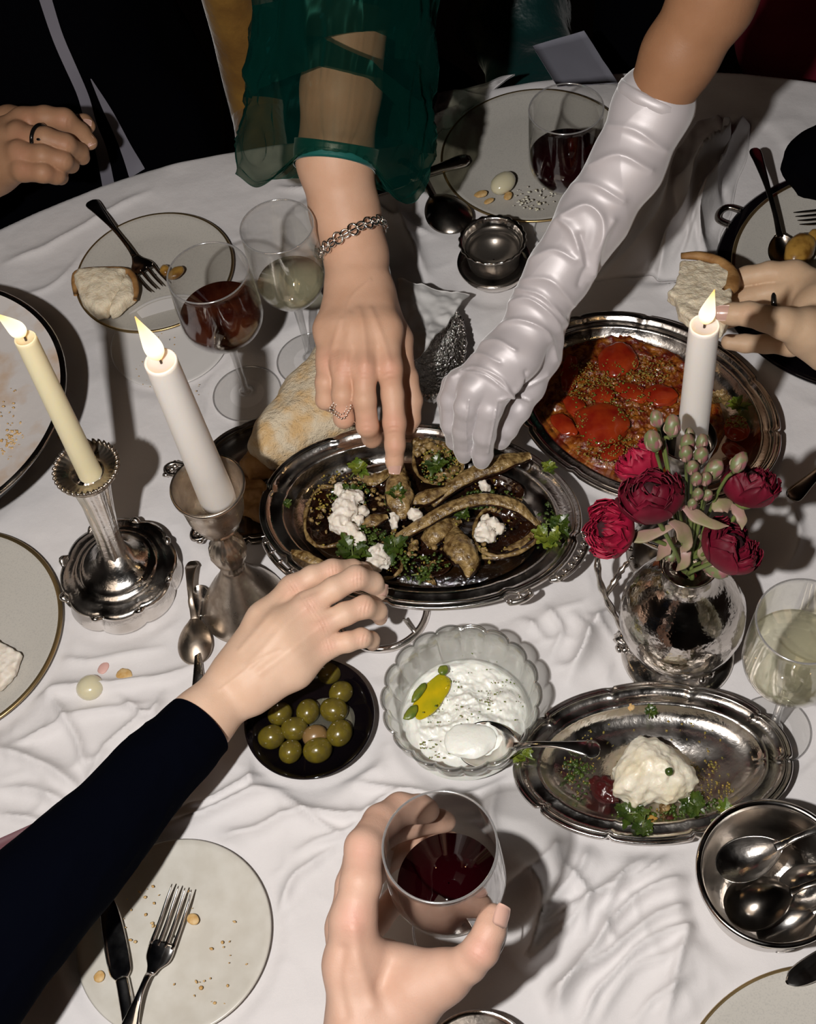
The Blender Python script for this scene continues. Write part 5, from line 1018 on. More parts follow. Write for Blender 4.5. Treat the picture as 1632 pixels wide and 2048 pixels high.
for i, (px, py, z, r, ax, via) in enumerate([(1313, 838, .262, 15, (-.1, .6, .8), [(1325, 895, .24)]), (1345, 852, .262, 19, (.2, .6, .8), [(1330, 900, .24)]), (1306, 882, .258, 19, (-.2, .6, .8), [(1318, 925, .23)]), (1375, 888, .245, 18, (0, .3, .9), []), (1404, 884, .245, 14, (.2, .5, .8), []),
        (1372, 908, .250, 16, (0, .2, 1), []), (1402, 912, .248, 17, (.2, .2, 1), []), (1385, 935, .250, 15, (0, 0, 1), []), (1428, 940, .245, 20, (.5, .1, .9), []), (1393, 958, .248, 14, (0, 0, 1), []), (1412, 958, .246, 14, (0, .1, 1), []),
        (1478, 925, .256, 18, (.6, .5, .6), [(1450, 960, .24), (1425, 1010, .21)]), (1396, 988, .236, 13, (0, 0, 1), []), (1415, 990, .232, 12, (.2, 0, 1), []), (1385, 1008, .228, 12, (0, 0, 1), []), (1432, 1135, .168, 24, (.4, -.5, .2), []), (1345, 1108, .162, 16, (-.4, -.4, .2), []),
        (1410, 1075, .185, 13, (.1, -.2, .6), []), (1360, 1010, .225, 12, (0, 0, 1), []), (1380, 870, .240, 12, (-.1, .6, .7), [])]):
    lb = ['lone bud highest of all in the bouquet', 'pink-tipped bud next to the highest one', 'green bud just behind the biggest bloom', 'bud in the berry cluster nearest the candle', 'round bud at the candle rim side of the cluster', 'green bud in the upper middle of the cluster', 'pale bud on the outer side of the cluster', 'bud at the centre of the cluster',
          'broad pink and green bud on the outer edge of the cluster', 'small bud under the centre of the cluster', 'small bud beside the lower cluster', 'bud on a bent stem in front of the red bloom', 'little bud low in the cluster', 'little bud beside the low ones', 'lowest little bud above the vase mouth', 'drooping pink-green bud over the vase shoulder', 'drooping bud on the other side of the vase neck',
          'bud half hidden between the lower blooms', 'small bud behind the biggest bloom edge', 'small bud in front of the candle'][i]
    bud(lb, px, py, z, r, ax, True, via)
def leaf3(label, pts, wd, seed):
    W = [P(*p) for p in pts]; o = obj('pointed_leaf', tube(W, [wd * .35, wd, wd * .85, .0003][:len(W)], 10, 6, flat=.16, mod=lambda u, th_, R: R * (1 + .12 * np.sin(u * 14 + seed))), M_LEAF, loc=W[0], label=label, cat='leaf'); return o
leaf3('pointed pinkish leaf under the biggest bloom pointing at the platter', [(1345, 1052, .205), (1305, 1068, .200), (1262, 1076, .198), (1222, 1074, .195)], .0050, 1)
leaf3('pointed green leaf drooping over the vase neck', [(1338, 1040, .212), (1362, 1058, .205), (1374, 1085, .195), (1362, 1106, .185)], .0062, 2)
leaf3('long pointed leaf reaching over the lowest bloom', [(1362, 1010, .225), (1390, 1030, .222), (1425, 1048, .220), (1458, 1052, .218)], .0052, 3)
leaf3('small pointed leaf hanging below the red bloom', [(1462, 1008, .212), (1476, 1022, .212), (1484, 1040, .210), (1484, 1060, .205)], .0045, 4)
leaf3('broad green leaf between the bent bud stem and the red bloom', [(1425, 1020, .212), (1440, 1010, .214), (1458, 1012, .212), (1468, 1020, .21)], .0065, 5)
leaf3('small green leaf folded over the near lip of the vase', [(1372, 1090, .168), (1368, 1108, .166), (1362, 1128, .158), (1352, 1142, .150)], .0060, 6)
leaf3('narrow leaf between the vase lip and the lowest bloom', [(1395, 1070, .175), (1408, 1092, .168), (1414, 1118, .160), (1410, 1140, .150)], .0062, 7)
leaf3('dark small leaf on the handle side of the vase neck', [(1352, 1078, .178), (1335, 1090, .172), (1322, 1106, .165), (1312, 1122, .155)], .0060, 8)
leaf3('upright leaf among the stems above the vase', [(1375, 1085, .165), (1380, 1060, .180), (1388, 1035, .195), (1392, 1015, .205)], .0070, 9)
# ------------------------------------------------------------------ napkin over the embossed dish
def sheet(px, z, label, name, m_, cat, n=40, amp=.006, seed=0, thick=.0012, sub=None):
    """four corner sheet: px = 4 corners (x,y,z)"""
    A = [P(*p) for p in px]; u = np.linspace(0, 1, n); U, V = np.meshgrid(u, u, indexing='ij'); U = U[..., None]; V = V[..., None]
    W = A[0] * (1 - U) * (1 - V) + A[1] * U * (1 - V) + A[2] * U * V + A[3] * (1 - U) * V; Q = W.reshape(-1, 3)
    Q[:, 2] += amp * fbm(Q * [55, 55, 0], seed, 3) + amp * .6 * (1 - np.abs(vnoise(Q * [45, 45, 0] + 9, seed))) ** 3
    Bt = Q - [0, 0, thick]; F = grid_faces(n, n).tolist(); k = n * n; F2 = [[a + k for a in q[::-1]] for q in F]
    ring = [i * n for i in range(n)] + [(n - 1) * n + j for j in range(1, n)] + [i * n + n - 1 for i in range(n - 2, -1, -1)] + [j for j in range(n - 2, 0, -1)]
    E = [[ring[a], ring[(a + 1) % len(ring)], ring[(a + 1) % len(ring)] + k, ring[a] + k] for a in range(len(ring))]
    return obj(name, (np.vstack([Q, Bt]), F + F2 + E), m_, label=label, cat=cat, loc=Q.mean(0))
sheet([(795, 560, .055), (940, 592, .030), (850, 700, .062), (790, 760, .060)], 0, 'white napkin draped over the embossed silver dish beside the ringed hand', 'napkin', M_NAPKIN, 'napkin', amp=.004, seed=5)
def crumple(label, name, px, hgt, nf, m_, seed, n=110, m=70, thick=.0016):
    """a bunched cloth lying in folds that run along v; px = 4 ground corners"""
    A = [P(x, y, .002) for x, y in px]; u = np.linspace(0, 1, m); v = np.linspace(0, 1, n); U, V = np.meshgrid(u, v, indexing='ij'); U1 = U[..., None]; V1 = V[..., None]
    W = A[0] * (1 - U1) * (1 - V1) + A[1] * U1 * (1 - V1) + A[2] * U1 * V1 + A[3] * (1 - U1) * V1
    q = np.stack([U * 2.2, V * 1.8, 0 * U], -1); wv = .16 * fbm(q, seed, 2) + .10 * (V - .5) * np.sin(V * 5)
    W[..., :2] += .010 * np.stack([fbm(q * 1.6 + 4, seed, 2), fbm(q * 1.6 + 9, seed, 2)], -1)
    ph = (U + wv) * nf; rid = (1 - np.abs(2 * (ph % 1) - 1)) ; rid = rid ** 1.5
    env = np.clip(np.sin(math.pi * U), 0, 1) ** .6 * np.clip(np.sin(math.pi * np.clip(V, 0, 1)), 0, 1) ** .45
    H = env * hgt * (.35 + .55 * rid + .25 * fbm(q * 2, seed + 3, 3)) ; W[..., 2] = T + .002 + np.maximum(H, 0)
    Q = W.reshape(-1, 3); Bt = Q - [0, 0, thick]; F = grid_faces(m, n).tolist(); k = m * n; F2 = [[a + k for a in f[::-1]] for f in F]
    ring = [i * n for i in range(m)] + [(m - 1) * n + j for j in range(1, n)] + [i * n + n - 1 for i in range(m - 2, -1, -1)] + [j for j in range(n - 2, 0, -1)]
    E = [[ring[a], ring[(a + 1) % len(ring)], ring[(a + 1) % len(ring)] + k, ring[a] + k] for a in range(len(ring))]
    return obj(name, (np.vstack([Q, Bt]), F + F2 + E), m_, label=label, cat='napkin', loc=[*Q[:, :2].mean(0), T])
crumple('bunched white linen napkin heaped between the gloved arm and the potato plate', 'crumpled_napkin', [(1395, 235), (1500, 270), (1425, 560), (1205, 565)], .066, 3.0, M_CLOTH, 41)
crumple('white linen napkin bunched at the table edge beside the green sleeve', 'crumpled_napkin', [(800, 330), (830, 190), (1010, 150), (905, 240)], .030, 2.4, M_CLOTH, 45, 60, 50)
# grey card and mauve cover
sheet([(1065, 92, .05), (1168, 62, .05), (1235, 165, .06), (1115, 172, .06)], 0, 'grey card standing on the lap beyond the table edge', 'card', M_CARD, 'card', amp=.0006, n=8)
sheet([(-80, 1712, .020), (90, 1636, .020), (150, 1720, .020), (-60, 1800, .020)], 0, 'mauve booklet corner showing beside the navy sleeve', 'booklet', M_MAUVE, 'booklet', amp=.0004, n=8)
# ------------------------------------------------------------------ people
def R4(p): x, y, z, r = p; return P(x, y, z), r * S(x, y, z)
def body(name, label, cat, m_, arm, bones, fingers, h=.0012, kp=.010, kf=.006, knuck=(), tend=(), disp=None, loc=None):
    """arm, bones: lists of chains of (px,py,z,rpx) blended together; fingers: chains kept apart from each other"""
    ch = [[R4(p) for p in c] for c in arm + bones]; fg = [[R4(p) for p in c] for c in fingers]; allp = [q for c in ch + fg for q in c]
    Fd = Field([q[0] for q in allp], [q[1] for q in allp], h)
    D0 = Fd.new()
    for c in ch:
        for a, b in zip(c[:-1], c[1:]): Fd.cone(D0, a[0], b[0], a[1], b[1], kp)
    D = D0.copy()
    for c in fg:
        Df = Fd.new()
        for a, b in zip(c[:-1], c[1:]): Fd.cone(Df, a[0], b[0], a[1], b[1], .0035)
        D = np.minimum(D, smin(D0, Df, kf))
    V, F = Fd.mesh(D); N = vnormals(V, F); blush = np.zeros(len(V))
    tc = CP - V; tc /= np.linalg.norm(tc, axis=1)[:, None]; fac = np.clip((N * tc).sum(1), 0, 1)
    for kx, ky, kz, kr, dx, dy, st in knuck:     # knuckle: pixel place, height, radius px, finger direction in px, strength
        c = P(kx, ky, kz); s_ = S(kx, ky, kz); ax = nrm(P(kx + dx, ky + dy, kz) - c); r = kr * s_; q = V - c; rr = np.linalg.norm(q, axis=1); m = rr < r * 2.4; s = q[m] @ ax
        wgt = np.exp(-(rr[m] / (r * 1.15)) ** 2) * fac[m]
        V[m] += N[m] * (wgt * (.0007 * st - .00042 * abs(st) * np.cos(s / .0026 * math.tau) * np.exp(-(s / .0042) ** 2)))[:, None]; blush[m] = np.maximum(blush[m], wgt * .5)
    if len(tend):
        px = PIX(V)
        for hgt, wd, pts in tend:
            L = spline(np.array([[*p, 0] for p in pts], float), 5)[:, :2]; dd = seg_dist(px, L); V += N * (hgt * np.exp(-(dd / wd) ** 2) * np.clip(fac * 1.6 - .2, 0, 1))[:, None]
    if disp is not None: V = disp(V, N, fac)
    o = obj(name, (V, F), m_, label=label, cat=cat, loc=loc if loc is not None else V.mean(0))
    at = o.data.attributes.new('blush', 'FLOAT', 'POINT'); at.data.foreach_set('value', blush.astype(np.float32))
    return o
def nail(par, px, py, z, rpx, dx, dy, up=None, L=.0105, wd=.85, m_=None, name='fingernail'):
    c = P(px, py, z); s_ = S(px, py, z); d = nrm(P(px + dx, py + dy, z) - c); u = nrm(up if up is not None else toC(c)); d = nrm(d - u * (d @ u)); s = np.cross(d, u); r = rpx * s_; V = []; n, m = 8, 9
    for k, off in ((0, .0006), (1, -.0006)):
        for i in range(n):
            t = i / (n - 1) * 2 - 1
            for j in range(m):
                q = (j / (m - 1) * 2 - 1); wq = wd * (1 - .25 * max(0, t) ** 3) * (1 - .2 * max(0, -t) ** 3); a = q * wq
                V.append(c + d * t * L / 2 + (s * math.sin(a) + u * (math.cos(a) - .12 * t * t * (t > 0))) * (r + off) )
    F = grid_faces(n, m).tolist(); k = n * m; F2 = [[a + k for a in q[::-1]] for q in F]
    ring = [i * m for i in range(n)] + [(n - 1) * m + j for j in range(1, m)] + [i * m + m - 1 for i in range(n - 2, -1, -1)] + [j for j in range(m - 2, 0, -1)]
    E = [[ring[a], ring[(a + 1) % len(ring)], ring[(a + 1) % len(ring)] + k, ring[a] + k] for a in range(len(ring))]
    return obj(name, (np.array(V), F + F2 + E), m_ or M_NAIL, par)
def cloth_tube(chain, n=64, k=8, ridge=.06, seed=0, thick=.0012, flat=1., sc=(5, 2), cuff=True):
    """an open sleeve with thickness, wrinkled"""
    q = [R4(p) for p in chain]; pts = np.array([a for a, _ in q]); rad = np.array([b for _, b in q])
    def md(u, th_, R):
        p = np.stack([u * sc[0] * len(chain) / 3 + .25 * np.cos(th_), np.cos(th_) * sc[1] + 0 * u, np.sin(th_) * sc[1] + 0 * u], -1)
        w_ = np.clip(u * 14, 0, 1) if cuff else 1
        return R * (1 + w_ * ridge * (fbm(p, seed, 3) * .6 + (1 - np.abs(vnoise(p * 1.7 + 3, seed + 1))) ** 3 * .7))
    V, F = tube(pts, rad, n, k, flat=flat, mod=md, caps=False); V2, _ = tube(pts, rad - thick, n, k, flat=flat, mod=md, caps=False)
    F = F.tolist(); m = len(V); F2 = [[a + m for a in f[::-1]] for f in F]; E = []
    for j in range(n): k2 = (j + 1) % n; E.append([j, j + m, k2 + m, k2]); b = m - n; E.append([b + j, b + k2, b + k2 + m, b + j + m])
    return np.vstack([V, V2]), F + F2 + E
def lump(name, m_, par, cones, h=.007, amp=.012, sc=9, seed=0, k=.05, **kw):
    """coarse soft body of clothing from world-space cones (a,b,ra,rb)"""
    pts = [c[0] for c in cones] + [c[1] for c in cones]; rs = [c[2] for c in cones] + [c[3] for c in cones]
    Fd = Field(np.array(pts, float), rs, h, .03, axis=np.eye(3)); D = Fd.new() + .1
    for a, b, ra, rb in cones: Fd.cone(D, a, b, ra, rb, k, .12)
    G = np.stack(np.meshgrid(*Fd.ax, indexing='ij'), -1); D = D + (amp * fbm(G * sc, seed, 2)).astype(np.float32)
    VF = Fd.mesh(D); return obj(name, VF, m_, par, **kw)
# --- person reaching in with the green organza sleeve (hand B)
pB = body('person', 'person in a sheer green sleeve pointing one finger at the aubergine, wearing bracelet and ring', 'person', M_SKB,
    [[(712, -260, .40, 92), (700, 0, .30, 82), (682, 180, .245, 78), (670, 320, .200, 74), (690, 425, .165, 67), (712, 510, .145, 61), (716, 560, .137, 62)]],
    [[(690, 575, .135, 38), (662, 660, .132, 32), (655, 722, .128, 21)], [(705, 575, .138, 40), (690, 660, .138, 32), (686, 735, .133, 23)], [(725, 575, .138, 40), (728, 660, .140, 33), (729, 738, .135, 25)],
     [(745, 575, .136, 38), (768, 660, .136, 34), (779, 738, .130, 25)], [(755, 600, .125, 38), (792, 680, .112, 30), (800, 720, .104, 24)], [(715, 600, .120, 44), (722, 700, .116, 38)]],
    [[(655, 715, .128, 21), (652, 765, .121, 21), (651, 800, .108, 19), (662, 806, .090, 17), (676, 790, .078, 14)],
     [(686, 730, .133, 23), (685, 790, .122, 21.5), (688, 836, .103, 20.5), (700, 832, .084, 18), (712, 806, .074, 15)],
     [(729, 735, .135, 24), (729, 800, .120, 23), (735, 852, .099, 22), (744, 876, .078, 19), (762, 866, .064, 16.5), (772, 850, .060, 14)],
     [(779, 735, .130, 24), (785, 790, .112, 22.5), (789, 846, .098, 23), (790, 890, .084, 20), (789, 922, .072, 17.5), (789, 932, .069, 15)],
     [(800, 715, .104, 24), (816, 755, .088, 20), (826, 800, .074, 19), (824, 838, .064, 17), (818, 858, .060, 13)]],
    knuck=[(655, 722, .140, 26, 0, 10, .8), (688, 735, .146, 28, 0, 10, .8), (731, 738, .148, 30, 0, 10, .9), (780, 736, .143, 30, 2, 10, .8), (788, 846, .110, 25, 0, 10, 1.2), (735, 852, .112, 24, 0, 10, 1.), (688, 834, .116, 22, 0, 10, .7), (790, 898, .094, 20, 0, 10, .5)],
    tend=[(.0011, 7, [(718, 620), (728, 670), (731, 725)]), (.0012, 7, [(742, 620), (762, 670), (777, 722)]), (.0010, 7, [(702, 630), (692, 720)]), (.0008, 6, [(682, 640), (660, 712)]), (-.0012, 9, [(708, 700), (712, 745)]), (-.0012, 9, [(754, 700), (756, 745)]), (-.0010, 8, [(671, 700), (670, 735)]), (.0006, 4, [(740, 560), (700, 600), (690, 660)])])
nail(pB, 789, 931, .0695, 15.5, 0, 10, up=nrm(toC(P(789, 931, .07)) + [0, -.45, .0]), L=.0125)
# bracelet of oval links
bcen, brad = P(706, 478, .157), 69 * S(706, 478, .157); bax = nrm(P(720, 540, .14) - P(694, 420, .172)); tip_ = nrm(bax * 1. + .28 * CR + .1 * UP); Bf = frame(tip_)
brc = obj('bracelet', tube([bcen + (np.array([math.cos(a), math.sin(a), 0]) * (brad * 1.01)) @ Bf for a in np.linspace(0, math.tau, 80, endpoint=False)], .0012, 7, closed=True), M_SILVER2, pB, label='silver bracelet of linked rings')
for k in range(26):
    a = k * math.tau / 26; o = bcen + (np.array([math.cos(a), math.sin(a), 0]) * (brad * 1.035)) @ Bf; rd_ = nrm(o - bcen); tg = np.cross(rd_, tip_); sz = .0052
    obj('link', tube([o + (tg * math.cos(b) * sz * .8 + tip_ * math.sin(b) * sz * (1 if k % 2 else .7)) for b in np.linspace(0, math.tau, 14, endpoint=False)], .0011, 6, closed=True), M_SILVER2, brc)
    obj('stone', blob(o + tg * .0046 + rd_ * .0008, (.0015,) * 3, n=1), M_DIAM, brc, smooth=False)
# diamond ring
rcn = P(685, 812, .108); rr_ = 26 * S(685, 812, .108); rax = nrm(P(685, 790, .122) - P(688, 836, .103)); Rf = frame(rax)
rg = obj('ring', tube([rcn + (np.array([math.cos(a), math.sin(a), 0]) * rr_) @ Rf for a in np.linspace(0, math.tau, 40, endpoint=False)], .0011, 7, closed=True), M_SILVER2, pB, label='diamond ring with an openwork square cluster')
tcr = P(681, 816, .108) + toC(rcn) * (rr_ + .0022); fx = nrm(CR + .25 * CU); fy = np.cross(toC(rcn), fx)
for k in range(22):
    a = k * math.tau / 22; q = abs(math.cos(2 * (a))) * .0 + 1; rr2 = .0082 * (1 + .12 * math.cos(4 * a)); obj('stone', blob(tcr + fx * math.cos(a) * rr2 + fy * math.sin(a) * rr2, (.0012,) * 3, n=1), M_DIAM, rg, smooth=False)
for k in range(14):
    a = k * math.tau / 14; rr2 = .0052 * (1 + .10 * math.cos(4 * a)); obj('stone', blob(tcr + fx * math.cos(a) * rr2 + fy * math.sin(a) * rr2 + toC(rcn) * .0006, (.0010,) * 3, n=1), M_DIAM, rg, smooth=False)
# organza sleeve: gathered cuff band and a big puff
band = [R4(p) for p in ((670, 332, .197, 77), (672, 300, .205, 79), (673, 285, .209, 80))]
obj('cuff_band', cloth_tube([(668, 338, .196, 83), (671, 312, .202, 84), (674, 288, .209, 85)], 80, 6, ridge=.012, thick=.0008), M_ORGB, pB)
q0, q1 = P(669, 330, .197), P(705, -60, .33); axB = nrm(q1 - q0); sB = S(670, 300, .2)
side = spline([(0.0, .0350, 0), (-.006, .042, 0), (-.020, .054, 0), (-.026, .066, 0), (-.016, .077, 0), (.006, .083, 0), (.04, .084, 0), (.08, .080, 0), (.13, .074, 0), (.19, .069, 0), (.26, .066, 0), (.34, .066, 0)], 7)
front = spline([(.018, .0392, 0), (.024, .0405, 0), (.030, .042, 0), (.038, .047, 0), (.048, .052, 0), (.060, .056, 0), (.08, .060, 0), (.11, .062, 0), (.15, .062, 0), (.20, .062, 0), (.26, .063, 0), (.34, .065, 0)], 7)
Fr = frame(axB); nP = 200
def sleeve_pts(i, aa, k=1.):
    """points of the puff at profile step i (float), angles aa"""
    i0 = int(min(max(i, 0), len(side) - 2)); f = i - i0; sd_ = side[i0] * (1 - f) + side[i0 + 1] * f; fr_ = front[i0] * (1 - f) + front[i0 + 1] * f
    dirs = np.stack([np.cos(aa), np.sin(aa), 0 * aa], 1) @ Fr; m_ = np.clip(1.15 - np.clip(dirs @ toC(q0), 0, 1) * 1.25, 0, 1) ** .8
    s_ = fr_[0] * (1 - m_) + sd_[0] * m_; r_ = fr_[1] * (1 - m_) + sd_[1] * m_; w_ = np.clip((r_ - .036) / .03, 0, 1)
    p3 = np.stack([s_ * 22, np.cos(aa) * 2.2, np.sin(aa) * 2.2], 1)
    f_ = 1 + w_ * (.09 * fbm(p3, 71, 2) + .07 * (1 - np.abs(vnoise(p3 * [1.6, 2.2, 2.2] + 4, 72))) ** 5) + (1 - w_) * .045 * np.sin(aa * 30)
    return q0 + axB * s_[:, None] + dirs * (r_ * f_ * k)[:, None]
AA = np.linspace(0, math.tau, nP, endpoint=False)
obj('organza_sleeve', (np.concatenate([sleeve_pts(i, AA) for i in range(len(side))]), grid_faces(len(side), nP, cv=True)), M_ORG, pB, label='sheer puffed green organza sleeve')
for k, (c_, wd_, tl, ph) in enumerate(((44, 2.6, 3.5, .6), (53, 4.5, -3.5, 1.4), (60, 2.2, 3.0, 2.6), (67, 3.5, 2., .2))):   # doubled bands of organza
    V_ = []
    for t in np.linspace(-1, 1, 7):
        V_.append(np.stack([sleeve_pts(c_ + t * wd_ * (1 + .3 * math.sin(2 * a + k)) + tl * math.sin(a + ph), np.array([a]), .985)[0] for a in AA]))
    obj('organza_fold', (np.concatenate(V_), grid_faces(7, nP, cv=True)), M_ORG2, pB)
lump('black_dress', M_BLACK, pB, [(np.array([.02, 1.36, .60]), np.array([.11, 1.36, .60]), .085, .085), (np.array([.04, 1.36, .62]), np.array([.08, 1.34, .95]), .08, .085), (P(640, 175, .10), P(790, 175, .10), .045, .05), (P(700, 160, .11), np.array([.07, 1.34, .92]), .05, .08)], amp=.012, seed=3)
# --- person with the white satin glove (hand C)
gl_arm = [(1303, 222, .302, 73), (1255, 328, .272, 70), (1188, 432, .240, 65), (1120, 545, .205, 60), (1075, 617, .180, 56)]
gl_b = [[(1070, 628, .178, 40), (1000, 700, .163, 34), (925, 768, .142, 25)], [(1075, 630, .180, 42), (1018, 712, .168, 36), (950, 780, .150, 26)], [(1082, 635, .178, 42), (1045, 715, .164, 36), (1000, 778, .150, 27)], [(1095, 640, .168, 38), (1085, 710, .146, 34), (1060, 775, .126, 26)], [(1070, 640, .165, 42), (1020, 740, .140, 38)]]
gl_f = [[(918, 762, .142, 24), (902, 800, .128, 20), (901, 850, .106, 17), (906, 884, .084, 15), (909, 890, .082, 13)], [(948, 778, .150, 25), (932, 815, .138, 23), (927, 860, .112, 21), (926, 900, .088, 19), (927, 912, .082, 16)],
        [(998, 776, .150, 26), (980, 820, .136, 24), (970, 870, .112, 22.5), (965, 908, .088, 20), (963, 920, .082, 17)], [(1062, 770, .126, 26), (1038, 820, .110, 22), (1016, 858, .094, 19.5), (1002, 880, .082, 17), (1000, 884, .080, 15)],
        [(905, 770, .134, 20), (893, 800, .118, 16), (893, 850, .098, 13)]]
def grow(ch, d): return [[(x, y, z, r + d) for x, y, z, r in c] for c in ch]
pC = body('person', 'person with bare upper arm reaching down in a long white satin glove', 'person', M_SKC,
    [[(1560, -330, .52, 108), (1480, -120, .43, 92), (1425, 0, .385, 82), (1360, 110, .345, 74)] + [(x, y, z, r - 9) for x, y, z, r in gl_arm]], grow(gl_b[:4], -10), grow(gl_f[:4], -7), h=.0022)
GF = [  # satin folds: (height m, half width px, polyline px)
    (.0042, 11, [(1008, 612), (1060, 598), (1110, 640), (1128, 690)]), (.0038, 9, [(1022, 578), (1085, 590), (1135, 650)]), (.0030, 8, [(985, 655), (1040, 640), (1095, 665), (1112, 720)]), (.0028, 9, [(1040, 560), (1100, 560), (1150, 610)]),
    (.0040, 13, [(1088, 470), (1120, 440), (1150, 470), (1165, 530)]), (.0045, 12, [(1130, 430), (1175, 410), (1205, 440), (1195, 500), (1180, 545)]), (.0035, 11, [(1180, 560), (1190, 500), (1225, 440)]), (.0035, 13, [(1140, 370), (1190, 370), (1245, 400)]),
    (.0030, 12, [(1180, 330), (1240, 310), (1300, 340)]), (.0026, 14, [(1210, 250), (1270, 260), (1330, 300)]), (.0022, 7, [(950, 690), (990, 680), (1030, 700)]), (.0022, 6, [(925, 720), (960, 708), (1000, 725)]), (.0022, 6, [(905, 755), (950, 735), (1000, 755), (1022, 790)]),
    (.0022, 5, [(925, 745), (970, 750), (1010, 780), (1025, 795)]), (.0035, 8, [(1025, 795), (1042, 768), (1050, 755)]), (.0022, 6, [(1030, 780), (1060, 770), (1095, 750)]), (.0020, 5, [(1000, 800), (1030, 792), (1060, 800)]), (-.0035, 6, [(1022, 800), (1046, 775), (1052, 745)]),
    (.0028, 10, [(1060, 520), (1110, 500), (1150, 520)]), (-.0030, 9, [(1160, 470), (1172, 520), (1160, 570)]), (.0018, 1.6, [(938, 800), (932, 850), (935, 900)]), (.0018, 1.6, [(995, 800), (985, 860), (976, 905)])]
def gdisp(V, N, fac):
    px = PIX(V); 
    for hgt, wd, pts in GF:
        L = spline(np.array([[*p, 0] for p in pts], float), 5)[:, :2]; lo = L.min(0) - wd * 4; hi = L.max(0) + wd * 4; m = ((px > lo) & (px < hi)).all(1)
        if m.any(): V[m] += N[m] * (hgt * .8 * np.exp(-(seg_dist(px[m], L) / (wd * .72)) ** 1.5) * np.clip(fac[m] * 2, 0, 1))[:, None]
    V += N * (.0009 * fbm(V * 30, 51, 2) + .0008 * (1 - np.abs(vnoise(V * 22 + 7, 55))) ** 4)[:, None]; return V
_loc = P(1100, 600, .1)
gl = body('satin_glove', None, None, M_SATIN, [[(x, y, z, r + 2) for x, y, z, r in [(1312, 203, .308, 74)] + gl_arm]], gl_b, gl_f, h=.0011, disp=gdisp)
gw = np.array(gl.location); gl.parent = pC; gl.location = gw - np.array(pC.location)
gl['label'] = 'long white satin glove wrinkled at the wrist'
c0, c1 = P(1312, 200, .309), P(1299, 228, .300); axc = nrm(c0 - c1); cf = frame(axc); rc_ = 77.5 * S(1312, 200, .309)
obj('glove_hem', tube([c0 + (np.array([math.cos(a), math.sin(a), 0]) * rc_ * (1 + .01 * math.sin(9 * a))) @ cf for a in np.linspace(0, math.tau, 90, endpoint=False)], .0022, 8, closed=True, flat=2.4, up=axc), M_SATIN, pC)
lump('black_dress', M_BLACK, pC, [(np.array([.40, 1.36, .60]), np.array([.42, 1.40, .95]), .07, .08), (np.array([.42, 1.40, .95]), np.array([.44, 1.42, 1.05]), .08, .07)], amp=.010, seed=5)
# --- person in black, hand with the black ring (hand A)
pA = body('person', 'person in a black jacket with grey satin lapels, fist with a black ring', 'person', M_SKA,
    [[(-260, 420, .06, 80), (-120, 380, .09, 70), (-40, 335, .105, 62), (0, 310, .112, 60)]],
    [[(-10, 290, .115, 50), (45, 245, .135, 26)], [(-10, 310, .115, 50), (35, 268, .138, 25)], [(-10, 325, .112, 48), (38, 305, .136, 25)], [(-5, 340, .105, 44), (45, 338, .128, 23)], [(20, 250, .10, 40), (80, 260, .10, 34)], [(15, 300, .10, 44), (60, 300, .10, 38)]],
    [[(45, 240, .135, 26), (90, 236, .140, 24), (128, 240, .138, 23), (160, 265, .120, 19), (180, 285, .110, 15)], [(38, 272, .138, 24), (90, 278, .142, 23), (130, 290, .134, 22), (158, 305, .112, 19), (165, 315, .104, 15)],
     [(40, 308, .136, 24), (85, 312, .138, 22), (125, 322, .128, 20), (142, 330, .110, 17)], [(48, 340, .128, 23), (85, 345, .130, 20), (112, 350, .118, 18), (122, 355, .104, 15)], [(60, 250, .10, 28), (130, 248, .105, 20), (168, 246, .112, 17), (176, 252, .112, 15)]],
    h=.0013, knuck=[(45, 240, .15, 26, 10, 0, 1), (36, 272, .15, 26, 10, 0, 1), (38, 306, .15, 26, 10, 0, 1), (125, 240, .15, 24, 10, 3, 1), (128, 290, .148, 24, 10, 3, 1), (124, 322, .142, 22, 10, 3, .9), (112, 350, .13, 20, 10, 3, .8), (48, 340, .14, 24, 10, 0, .8)])
nail(pA, 178, 283, .111, 14, 7, 12, L=.010)
nail(pA, 174, 250, .113, 14, 10, 2, L=.009)
rcA = P(80, 277, .141); rA = 26.5 * S(80, 277, .141); RfA = frame(nrm(P(100, 280, .142) - P(60, 274, .140)))
rgA = obj('ring', tube([rcA + (np.array([math.cos(a), math.sin(a), 0]) * rA) @ RfA for a in np.linspace(0, math.tau, 40, endpoint=False)], .0022, 8, closed=True), M_RBAND, pA, label='black ring with a silver edge')
obj('jacket_sleeve', cloth_tube([(-48, 340, .104, 74), (-120, 380, .09, 80), (-260, 420, .06, 92), (-380, 380, .03, 110)], 60, 8, ridge=.05, seed=19), M_BLACK, pA)
obj('stone', blob(rcA + toC(rcA) * rA, (.004, .003, .002), n=2), M_RBAND, rgA)
jk = [(np.array([-.40, 1.42, .62]), np.array([-.27, 1.42, .62]), .15, .14), (np.array([-.33, 1.46, .70]), np.array([-.33, 1.52, 1.15]), .16, .17), (np.array([-.40, 1.33, .56]), np.array([-.26, 1.33, .56]), .08, .08)]
_jk = lump('black_jacket', M_BLACK, pA, jk, amp=.012, seed=2)
bpy.context.view_layer.update()
def on_mesh(o, pts, off=.0015):
    """drop pixel points onto the front of a mesh (world hit points)"""
    inv = o.matrix_world.inverted(); out = []
    for x, y in pts:
        d = nrm(P(x, y, 0) - CP); ok, hit, n_, _ = o.ray_cast(inv @ Vector(CP), (inv.to_3x3() @ Vector(d)).normalized())
        out.append(np.array(o.matrix_world @ hit) + nrm(np.array(n_)) * off if ok else None)
    return out
